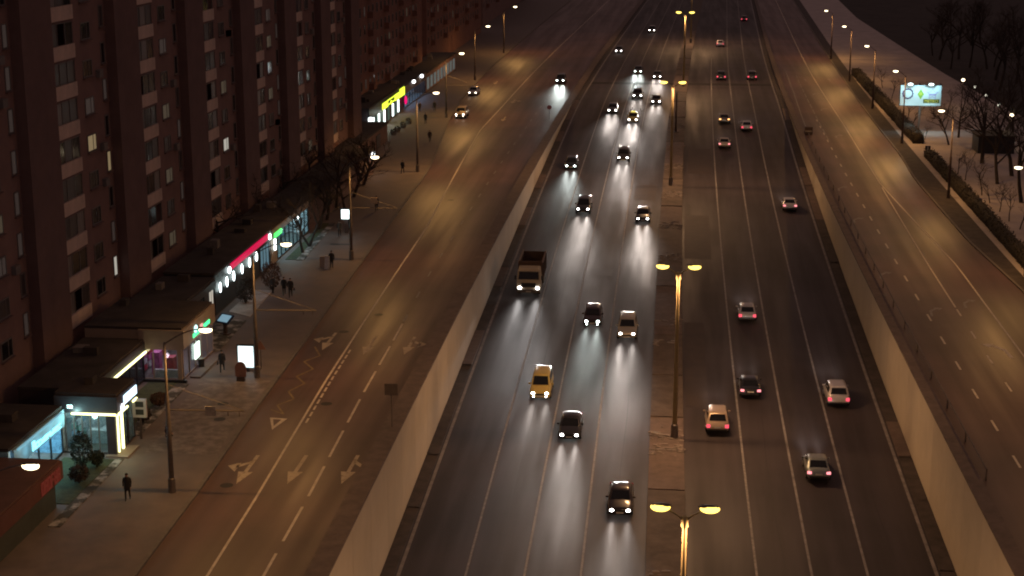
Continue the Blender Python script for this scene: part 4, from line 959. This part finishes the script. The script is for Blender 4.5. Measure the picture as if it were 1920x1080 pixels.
person(240, 937, 'person in a long black coat walking alone at the bottom of the pavement', BK, BK, 1.72, .2, .25)
person(417, 697, 'person in dark jacket walking past the corner pavilion', NV, BK, 1.72, math.pi + .2, .5, M_BAG)
person(533, 553, 'left one of two people in dark clothes walking side by side', BK, BK, 1.7, .3, .45)
person(545, 557, 'right one of two people walking side by side, broad dark jacket', (.02, .016, .016), BK, 1.78, .2, .45, M_BAG)
person(512, 550, 'person in grey coat standing beside the snowy bed near the red sign shop', GY, BK, 1.65, .9, .1, M_BAG)
person(622, 503, 'person in black standing right beside the folding board', BK, BK, 1.78, .2, .15)
person(637, 443, 'person in a light grey coat walking below the white light box', GY, BK, 1.7, .2, .4)
person(657, 433, 'person carrying a white bag close under the white light box', NV, BK, 1.68, 2.8, .2, M_BAGW)
person(706, 395, 'person in dark coat passing under the long bracket arm', BK, BK, 1.75, .1, .3)
person(755, 325, 'lone person in black on the dark pavement stretch', BK, BK, 1.75, 3.0, .3)
person(806, 266, 'person in dark jacket walking between two lamp poles near the road', BR, BK, 1.72, .2, .45)
person(798, 232, 'lower person of the far trio in dark winter clothes', BK, BK, 1.75, .1, .35)
person(787, 210, 'left person of the far trio half hidden by the lamp pole', BR, BK, 1.7, .4, .2)
person(815, 209, 'right person of the far trio with a bulky dark jacket', BK, GY, 1.78, 3.2, .4, M_BAG)
person(316, 836, 'person in purple black jacket standing behind the nearest lamp pole', (.03, .018, .03), BK, 1.7, 1.2, .15, M_BAG)

# ================================================================== VEGETATION
def tree_meshes(seed, h, spread, tw=M_TWIG, depth=4, trunks=1, thick=1.0, lean=0.0):
    r = random.Random(seed); bt = B(); bc = B()
    def grow(p, d, ln, rad, lv):
        pts = [p]; q = p.copy(); dd = d.copy()
        for i in range(3):
            dd = (dd + Vector((r.gauss(0, .12), r.gauss(0, .12), r.gauss(.03, .05)))).normalized(); q = q + dd * ln / 3; pts.append(q.copy())
        rr = [rad * (1 - .18 * i) for i in range(4)]
        (bt if lv < 2 else bc).tube(pts, rr, 6 if lv < 2 else 3, False)
        if lv >= depth: return
        for i in range(r.choice([3, 4]) if lv else 5):
            a = r.uniform(.35, 1.0); k = min(2, int(a * 3)); base = pts[k].lerp(pts[k + 1], a * 3 - k) if k < 3 else pts[3]
            ax = Vector((r.gauss(0, 1), r.gauss(0, 1), r.gauss(.25, .4))).normalized()
            nd = (dd * (1 - spread) + ax * spread).normalized(); grow(base, nd, ln * r.uniform(.5, .72), rad * .5, lv + 1)
    for i in range(trunks):
        d = Vector((r.gauss(lean, .12 if trunks == 1 else .3), r.gauss(0, .1), 1)).normalized(); grow(Vector((r.gauss(0, .1) * (trunks > 1), 0, -.05)), d, h * .5, .022 * h * thick, 0)
    return bt.mesh('trunk', M_BARK, True), bc.mesh('crown', tw)
TREES = {}
def tree(p, key, args, label, name='bare_tree', group=None, sc=1.0, rz=0.0, cat='tree'):
    if key not in TREES: TREES[key] = tree_meshes(*args)
    t = thing(name, label, cat, p, rz, group); t.scale = (sc, sc, sc)
    link('trunk', TREES[key][0], t); link('crown', TREES[key][1], t); return t
# left, in front of the blue glass shop and the annex
g_ = 'bare trees by the shops'
tree(gp(568, 474, .13), 'a', (3, 7.5, .55, M_TWIG, 4, 1, 1.0, -.35), 'bare tree leaning left in the bed before the blue glass shop', group=g_)
tree(gp(580, 462, .13), 'b', (5, 8.0, .5, M_TWIG, 4, 2, .9, .1), 'forked bare tree next to the leaning one in the snowy bed', group=g_)
tree(gp(599, 430, .13), 'c', (8, 9.0, .5, M_TWIG, 5), 'tall bare tree at the far end of the snowy bed', group=g_)
tree(gp(648, 400, .13), 'd', (12, 8.5, .6, M_TWIGR, 5), 'bare tree with russet crown right behind the pole with the square sign', group=g_)
for i, (X, Y, k) in enumerate(((-39.6, 174, 'c'), (-40.0, 181, 'd2'), (-39.4, 188, 'c'), (-45.3, 165, 'e'), (-45.2, 178, 'e'), (-45.3, 191, 'e'), (-39.8, 196, 'c'), (-45.4, 152, 'e'))):
    tree((X, Y, .13), k, {'c': (8, 9.0, .5, M_TWIG, 5), 'd2': (14, 9.5, .6, M_TWIG, 5), 'e': (21, 8.0, .65, M_TWIG, 5)}[k], '%s bare tree of the dark clump growing round the unlit annex' % ORD[i], group=g_, sc=rnd.uniform(.85, 1.15), rz=rnd.uniform(0, 6))
def leafcloud(n, rx, ry, rz, size, m, seed, base=0.0, box=False, stems=True):
    r = random.Random(seed); b = B()
    for i in range(n):
        if box: c = Vector((r.uniform(-rx, rx), r.uniform(-ry, ry), r.uniform(0, 2 * rz)))
        else:
            c = Vector((r.gauss(0, 1), r.gauss(0, 1), r.gauss(0, 1))).normalized() * r.uniform(.4, 1) ** .5; c = Vector((c.x * rx, c.y * ry, base + rz + c.z * rz))
        u = Vector((r.gauss(0, 1), r.gauss(0, 1), r.gauss(0, 1))).normalized() * size * r.uniform(.6, 1.4); w = u.cross(Vector((r.gauss(0, 1), r.gauss(0, 1), r.gauss(0, 1)))).normalized() * size * .6
        b.poly([c - u, c + w, c + u, c - w])
    return b.mesh('foliage', m)
def shrub(p, rx, rz, label, m=M_LEAF, n=900, seed=1, name='shrub'):
    t = thing(name, label, 'shrub', p)
    link('foliage', leafcloud(n, rx, rx, rz, .09, m, seed, .1), t)
    b = B()
    for i in range(4): a = i * 1.57; b.tube([(0, 0, -.05), (.3 * rx * math.cos(a), .3 * rx * math.sin(a), rz * .8), (.6 * rx * math.cos(a), .6 * rx * math.sin(a), rz * 1.4)], [.04, .03, .01], 4)
    part('stem', b, M_BARK, t); return t
shrub((-37.7, 93.4, .17), .75, 1.25, 'tall dark evergreen shrub in front of the glass pavilion', seed=4)
shrub((-37.0, 91.0, .17), .65, .55, 'low twiggy shrub in the bed below the evergreen', M_TWIG, 700, 5)
shrub((-36.9, 93.9, .17), .5, .5, 'small dark shrub beside the pavilion step', seed=6, n=500)
shrub((-36.9, 102.9, .17), .6, .5, 'small dark shrub beside the blade sign', M_TWIG, 600, 7)
shrub((-36.9, 106.5, .17), .7, .45, 'snowy twiggy shrub in the bed between the two pavilions', M_TWIGR, 700, 8)
shrub((-38.6, 136.0, .17), .9, 1.2, 'dark bushy shrub before the red sign shop', M_TWIG, 1100, 9)
shrub((-37.7, 141.6, .13), 1.0, 1.3, 'reddish leafless bush beside the two walking people', M_TWIGR, 1100, 10)
shrub((-44.2, 221.0, .13), 1.2, 1.0, 'round dark bush below the white box sign of the far shop', M_TWIG, 900, 11)
for i, Y in enumerate((238.5, 241.5, 246, 250.5)):
    X = -43.6 + .1 * i; t = thing('planter', '%s round concrete planter in the row before the yellow sign shop' % ORD[i], 'planter', (X, Y, .12), 0, 'planters before the yellow sign shop')
    part('bowl', B().tube([(0, 0, 0), (0, 0, .5)], [.35, .55], 12), M_KERB, t); link('foliage', leafcloud(140, .5, .5, .3, .09, M_TWIG, 30 + i, .4), t)
# hedges on the right
def hedge(Ya, Yb, X, label, seed, w=.8, h=.62):
    t = thing('hedge', label, 'hedge', (X, (Ya + Yb) / 2, .1)); ln = (Yb - Ya) / 2
    link('foliage', leafcloud(int(ln * 2 * 150), w, ln, h, .10, M_HEDGE, seed, 0, True), t)
    b = B(); n = int(ln / 1.2); r = random.Random(seed)
    rings = []
    for i in range(n + 1):
        y = -ln + .15 + (2 * ln - .3) * i / n; ww = w * r.uniform(.78, .95); hh = 2 * h * r.uniform(.8, .95)
        rings.append(b.ring([(-ww, y, 0), (-ww * 1.02, y, hh * .7), (-ww * .7, y, hh), (ww * .7, y, hh), (ww * 1.02, y, hh * .7), (ww, y, 0)]))
    for x, y in zip(rings, rings[1:]): b.bridge(x, y)
    b.cap(rings[0], True); b.cap(rings[-1]); part('twig_core', b, M_HEDGE, t, True)
hedge(238, 330, 34.6, 'dark clipped hedge running up past the billboard', 51, .9, .75)
hedge(120, 226.5, 34.4, 'long dark clipped hedge along the park below the small black sign', 52, .75, .62)
hedge(60, 117, 35.4, 'dark clipped hedge at the near end of the park', 53, .75, .62)
# park trees
g_ = 'young bare trees in the park snow'
for i, (px, py, s) in enumerate(((1734, 262, .55), (1796, 327, .9), (1810, 338, .9), (1841, 366, 1.1), (1856, 381, .85), (1874, 397, .9), (1892, 415, .9), (1912, 430, 1.0))):
    tree(gp(px, py, .12), 'y%d' % (i % 3), (60 + i % 3, 5.2, .5, M_TWIG, 4, 1, .7), '%s young bare tree counted from the billboard along the hedge' % ORD[i], group=g_, sc=s, rz=i * 1.3)
g_ = 'young bare trees beside the billboard'
for i, (px, py) in enumerate(((1699, 232), (1711, 237), (1655, 165), (1672, 185), (1765, 238), (1753, 222), (1778, 208))):
    tree(gp(px, py, .12), 'y%d' % (i % 3), (60 + i % 3, 5.2, .5, M_TWIG, 4, 1, .7), '%s slender bare tree standing round the foot of the billboard' % ORD[i], group=g_, sc=.9, rz=i * 2.1)
g_ = 'dark trees of the park wood'
for i, (px, py, s) in enumerate(((1779, 272, .62), (1797, 258, .7), (1841, 306, 1.1), (1870, 345, 1.0), (1897, 330, 1.1), (1915, 380, 1.0))):
    tree(gp(px, py, .12), 'w%d' % (i % 3), (80 + i % 3, 13, .5, M_TWIG, 5, 1, .9), '%s tall dark tree at the edge of the snowy wood' % ORD[i], group=g_, sc=s, rz=i * 1.7)
r2 = random.Random(99)
for i in range(46):
    X, Y = r2.uniform(46, 95), r2.uniform(190, 420)
    if X < 46 + max(0, Y - 240) * .05: continue
    tree((X, Y, .12), 'w%d' % (i % 3), (80 + i % 3, 13, .5, M_TWIG, 5, 1, .9), 'tall bare tree deep in the dark wood', group='bare trees deep in the wood', sc=r2.uniform(.75, 1.2), rz=r2.uniform(0, 6))
# dark hut in the wood
t = thing('park_hut', 'small unlit hut among the trees of the park', 'hut', (43.5, 232, .1))
boxpart('wall', M_BLACK, t, -1.8, 3.2, -2, 3, 0, 2.4); boxpart('roof', M_ROOF, t, -2.1, 3.5, -2.3, 3.3, 2.4, 2.6)
# park path lamps
for i, (px, py, z) in enumerate(((1806, 150, 5), (1828, 163, 5), (1849, 179, 5), (1873, 197, 5), (1897, 216, 5))):
    p = gp(px, py, z); t = thing('park_lamp', '%s small lamp from the left in the diagonal row across the dark wood' % ORD[i], 'lamp', (p.x, p.y, .1), 0, 'lamps in the wood')
    part('pole', B().tube([(0, 0, 0), (0, 0, z - .3)], [.07, .05], 6), M_POLED, t); br = (i in (0, 4))
    part('globe', B().ell((0, 0, z - .1), (.30, .30, .24) if br else (.2, .2, .2), 10, 6), M_LENS if br else emat('globe_dim', (1, .95, .75), 1.6), t)
    point('globe_light', t, (0, 0, z - .7), 60 if br else 14, (1, .75, .45))

# ================================================================== BILLBOARD AND SIGNS
def text_obj(s, size, m, parent, loc, rot, ext=.01):
    cu = bpy.data.curves.new('lettering', 'FONT'); cu.body = s; cu.size = size; cu.extrude = ext; cu.align_x = 'CENTER'
    o = bpy.data.objects.new('lettering_tmp', cu); C.objects.link(o)
    dg = bpy.context.evaluated_depsgraph_get(); me = bpy.data.meshes.new_from_object(o.evaluated_get(dg)); bpy.data.objects.remove(o)
    me.materials.clear(); me.materials.append(m); return link('lettering', me, parent, loc, rot)
t = thing('billboard', 'floodlit pale blue billboard with a ring, a green diamond, a star and METRO', 'billboard', (36.2, 250, .1))
boxpart('mast', M_POLE, t, -.14, .14, -.1, .2, 0, 4.3)
fr = boxpart('frame', M_POLED, t, -3.15, 3.15, -.12, .32, 4.05, 7.35)
bd = boxpart('poster', mat('poster_paper', (.50, .66, .72), .6, var=.05, scale=.6), t, -3.05, 3.05, -.16, -.125, 4.15, 7.25)
def ring2d(name, cxx, cz, ro, ri, m, n=28):
    b = B()
    for i in range(n):
        a, c = 2 * math.pi * i / n, 2 * math.pi * (i + 1) / n
        b.quad((cxx + ro * math.cos(a), -.175, cz + ro * math.sin(a)), (cxx + ro * math.cos(c), -.175, cz + ro * math.sin(c)), (cxx + ri * math.cos(c), -.175, cz + ri * math.sin(c)), (cxx + ri * math.cos(a), -.175, cz + ri * math.sin(a)))
    return part(name, b, m, bd)
M_INK = mat('ink_navy', (.05, .05, .14), .6, var=.1); M_INKG = mat('ink_green', (.20, .42, .06), .6, var=.1); M_INKY = mat('ink_lime', (.42, .55, .08), .6, var=.1); M_INKP = mat('ink_lilac', (.30, .30, .55), .6, var=.1); M_INKD = mat('ink_dark_green', (.06, .10, .02), .6, var=.1)
ring2d('ring_emblem', -1.95, 5.95, .82, .62, M_INK)
for i in range(12):
    a = i * math.pi / 6; part('ring_tooth', B().box(-1.95 + .84 * math.cos(a) - .05, -1.95 + .84 * math.cos(a) + .05, -.178, -.165, 5.95 + .84 * math.sin(a) - .05, 5.95 + .84 * math.sin(a) + .05), M_INK, bd)
b = B(); b.poly([(-.5, -.175, 5.9), (-.02, -.175, 5.1), (.46, -.175, 5.9), (-.02, -.175, 6.75)]); part('diamond_emblem', b, M_INKG, bd)
b = B(); b.poly([(-.02 + .24 * x, -.180, 5.93 + .24 * y) for x, y in disc(14, 1)]); part('diamond_center', b, M_INKY, bd)
st = [(2 * math.pi * (i + .5) / 10 - math.pi / 2 + math.pi / 10 * 4, .95 if i % 2 else .48) for i in range(10)]
P_ = [(1.75 + r_ * math.cos(math.pi / 2 + i * math.pi / 5), 5.95 + r_ * math.sin(math.pi / 2 + i * math.pi / 5)) for i, r_ in enumerate([.95, .46] * 5)]
Q_ = [(1.75 + (x - 1.75) * .78, 5.95 + (z - 5.95) * .78) for x, z in P_]
b = B()
for i in range(10):
    j = (i + 1) % 10; b.quad((P_[i][0], -.175, P_[i][1]), (P_[j][0], -.175, P_[j][1]), (Q_[j][0], -.175, Q_[j][1]), (Q_[i][0], -.175, Q_[i][1]))
part('star_emblem', b, M_INKP, bd); part('star_bar', B().box(1.2, 2.3, -.178, -.17, 5.72, 6.0), M_INKP, bd)
boxpart('name_panel', M_INKD, bd, .40, 2.85, -.185, -.165, 4.55, 5.15)
text_obj('METRO', .62, mat('ink_yellow', (.7, .62, .1), .6, var=.05), bd, (1.62, -.19, 4.63), (math.pi / 2, 0, 0))
for i, x in enumerate((-2.8, -1.75, -.4, 1.35, 2.75)):
    a = part('lamp_bracket', B().tube([(x, 0, 7.3), (x, -.5, 7.6), (x, -1.0, 7.55)], .03, 5), M_POLED, t)
    lit = i in (1, 3)
    part('flood_lamp', B().ell((x, -1.05, 7.5), (.38 if lit else .22, .2, .16), 10, 5), emat('flood_billboard', (.75, 1, 1), 7) if lit else M_POLED, a)
    if lit: spot('flood_light', t, (x, -1.6, 7.7), 420, (.62, .95, 1), 150, .8, (R(40), 0, 0), .15); point('flood_spill', t, (x, -1.3, 3.6), 60, (.62, .95, 1))
def sign(name, p, label, kind, m, h=2.6, size=.5, back=M_LINEW):
    t = thing(name, label, 'sign', p); part('post', B().tube([(0, 0, 0), (0, 0, h + size)], .035, 6), M_POLE, t)
    if kind == 'round': part('disc', B().tube([(0, -.06, h + size * .5), (0, -.09, h + size * .5)], size * .62, 18), m, t)
    elif kind == 'tri':
        b = B(); z = h; s = size * .75; q = [(-s, z), (s, z), (0, z + s * 1.7)]; f = b.ring([(x, -.08, zz) for x, zz in q]); g = b.ring([(x, -.05, zz) for x, zz in q]); b.bridge(f, g); b.cap(f, True); b.cap(g); part('plate', b, m, t)
    else: part('plate', B().box(-size * .6, size * .6, -.08, -.05, h, h + size * 1.1), m, t)
    return t
M_SGN = mat('sign_back', (.10, .075, .065), .7, var=.15, scale=3); M_SGR = mat('sign_red', (.16, .03, .03), .6, var=.15, scale=3); M_SGB = mat('sign_terracotta', (.22, .11, .09), .7, var=.2, scale=3)
sign('road_sign', gp(735, 808, .0), 'square sign plate on a thin post beside the left retaining wall', 'square', M_SGN, 2.6, .75)
sign('road_sign', gp(490, 692, .13), 'dull red triangular sign beside the bright poster light box', 'tri', M_SGB, 1.6, .6)
sign('road_sign', gp(1030, 224), 'small round sign on a post where the left wall ends', 'round', M_SGR, 1.7, .6)
t = sign('park_sign', gp(1739, 287, .12), 'small square black sign with a white figure in the gap of the hedges', 'square', M_BLACK, .35, .62)
part('white_figure', B().box(-.06, .06, -.1, -.085, .5, .85), M_PLATE, t); part('white_figure', B().ell((0, -.09, .93), (.06, .01, .06), 8, 4), M_PLATE, t)
t = thing('round_ad_column', 'round topped terracotta board standing before the bright poster light box', 'sign', gp(452, 714, .13))
b = B(); pr = [(-.42, .35)] + [(.42 * math.cos(a), 1.0 + .5 * math.sin(a)) for a in [math.pi - math.pi * i / 10 for i in range(11)]] + [(.42, .35)]
f = b.ring([(x, -.08, z) for x, z in pr]); g = b.ring([(x, .08, z) for x, z in pr]); b.bridge(f, g); b.cap(f, True); b.cap(g); part('board', b, M_SGB, t); boxpart('foot', M_POLED, t, -.3, .3, -.2, .2, 0, .35)
def lightbox(px, py, label, w, h, z0, em, st, power):
    t = thing('light_box', label, 'advertising sign', gp(px, py, .13))
    boxpart('case', M_BLACK, t, -w / 2 - .1, w / 2 + .1, -.12, .12, z0 - .1, z0 + h + .1)
    s = boxpart('lit_poster', emat(em, (.85, 1, 1), st), t, -w / 2, w / 2, -.15, -.125, z0, z0 + h)
    boxpart('foot', M_POLED, t, -.2, .2, -.1, .1, 0, z0 - .1); d = bpy.data.lights.new('poster_light', 'AREA'); d.energy = power; d.size = w; d.color = (.8, 1, 1)
    o = bpy.data.objects.new('poster_light', d); C.objects.link(o); o.parent = t; o.location = (0, -.25, z0 + h / 2); o.rotation_euler = (R(90), 0, 0); return s
s = lightbox(463, 696, 'bright white poster light box with faint grey marks on the near pavement', 1.2, 1.7, .35, 'poster_bright', 1.6, 40)
for x, z, w in ((-.4, 1.75, .12), (-.45, 1.5, .2), (.3, 1.6, .3), (.38, 1.72, .2)): boxpart('grey_mark', mat('mark_grey', (.25, .35, .36), .6, var=.1), s, x, x + w, -.162, -.152, z, z + .08)
lightbox(650, 437, 'plain white square light box under the russet tree', 1.0, 1.0, 1.6, 'poster_white', 3.0, 30)
t = thing('folding_board', 'cream folding advertising board standing on the pavement', 'sign', gp(607, 502, .13), .2)
for s in (-1, 1):
    o = boxpart('panel', M_FASC, t, -.38, .38, -.02, .02, .05, 1.15); o.rotation_euler = (R(14 * s), 0, 0); o.location = (0, -.25 * s * -1, 0)
t = thing('folding_board', 'pale upright board leaning beside the cream folding board', 'sign', gp(614, 505, .13), -.3)
for s in (-1, 1):
    o = boxpart('panel', M_SNOW, t, -.25, .25, -.02, .02, .05, 1.35); o.rotation_euler = (R(10 * s), 0, 0); o.location = (0, .2 * s, 0)
t = thing('info_stand', 'slanted map stand with a bluish glowing top near the snowy bed', 'information stand', gp(423, 627, .13), -.5)
boxpart('foot', M_POLED, t, -.4, .4, -.25, .25, 0, .12); boxpart('post', M_POLED, t, -.15, .15, -.1, .1, .12, 1.1)
o = boxpart('screen_case', mat('navy_case', (.02, .03, .08), .4, var=.1), t, -.7, .7, -.5, .5, -.06, .06); o.location = (0, 0, 1.35); o.rotation_euler = (R(35), 0, 0)
boxpart('screen', emat('blue_screen', (.35, .6, .75), .5), o, -.55, .55, -.38, .38, .062, .075)
t = thing('litter_bin', 'small dark litter bin beside the corner pavilion steps', 'bin', gp(378, 690, .13)); part('bin_body', B().tube([(0, 0, 0), (0, 0, .75)], [.22, .27], 12), M_BLACK, t); part('rim', B().tube([(0, 0, .75), (0, 0, .8)], .28, 12), M_POLE, t)
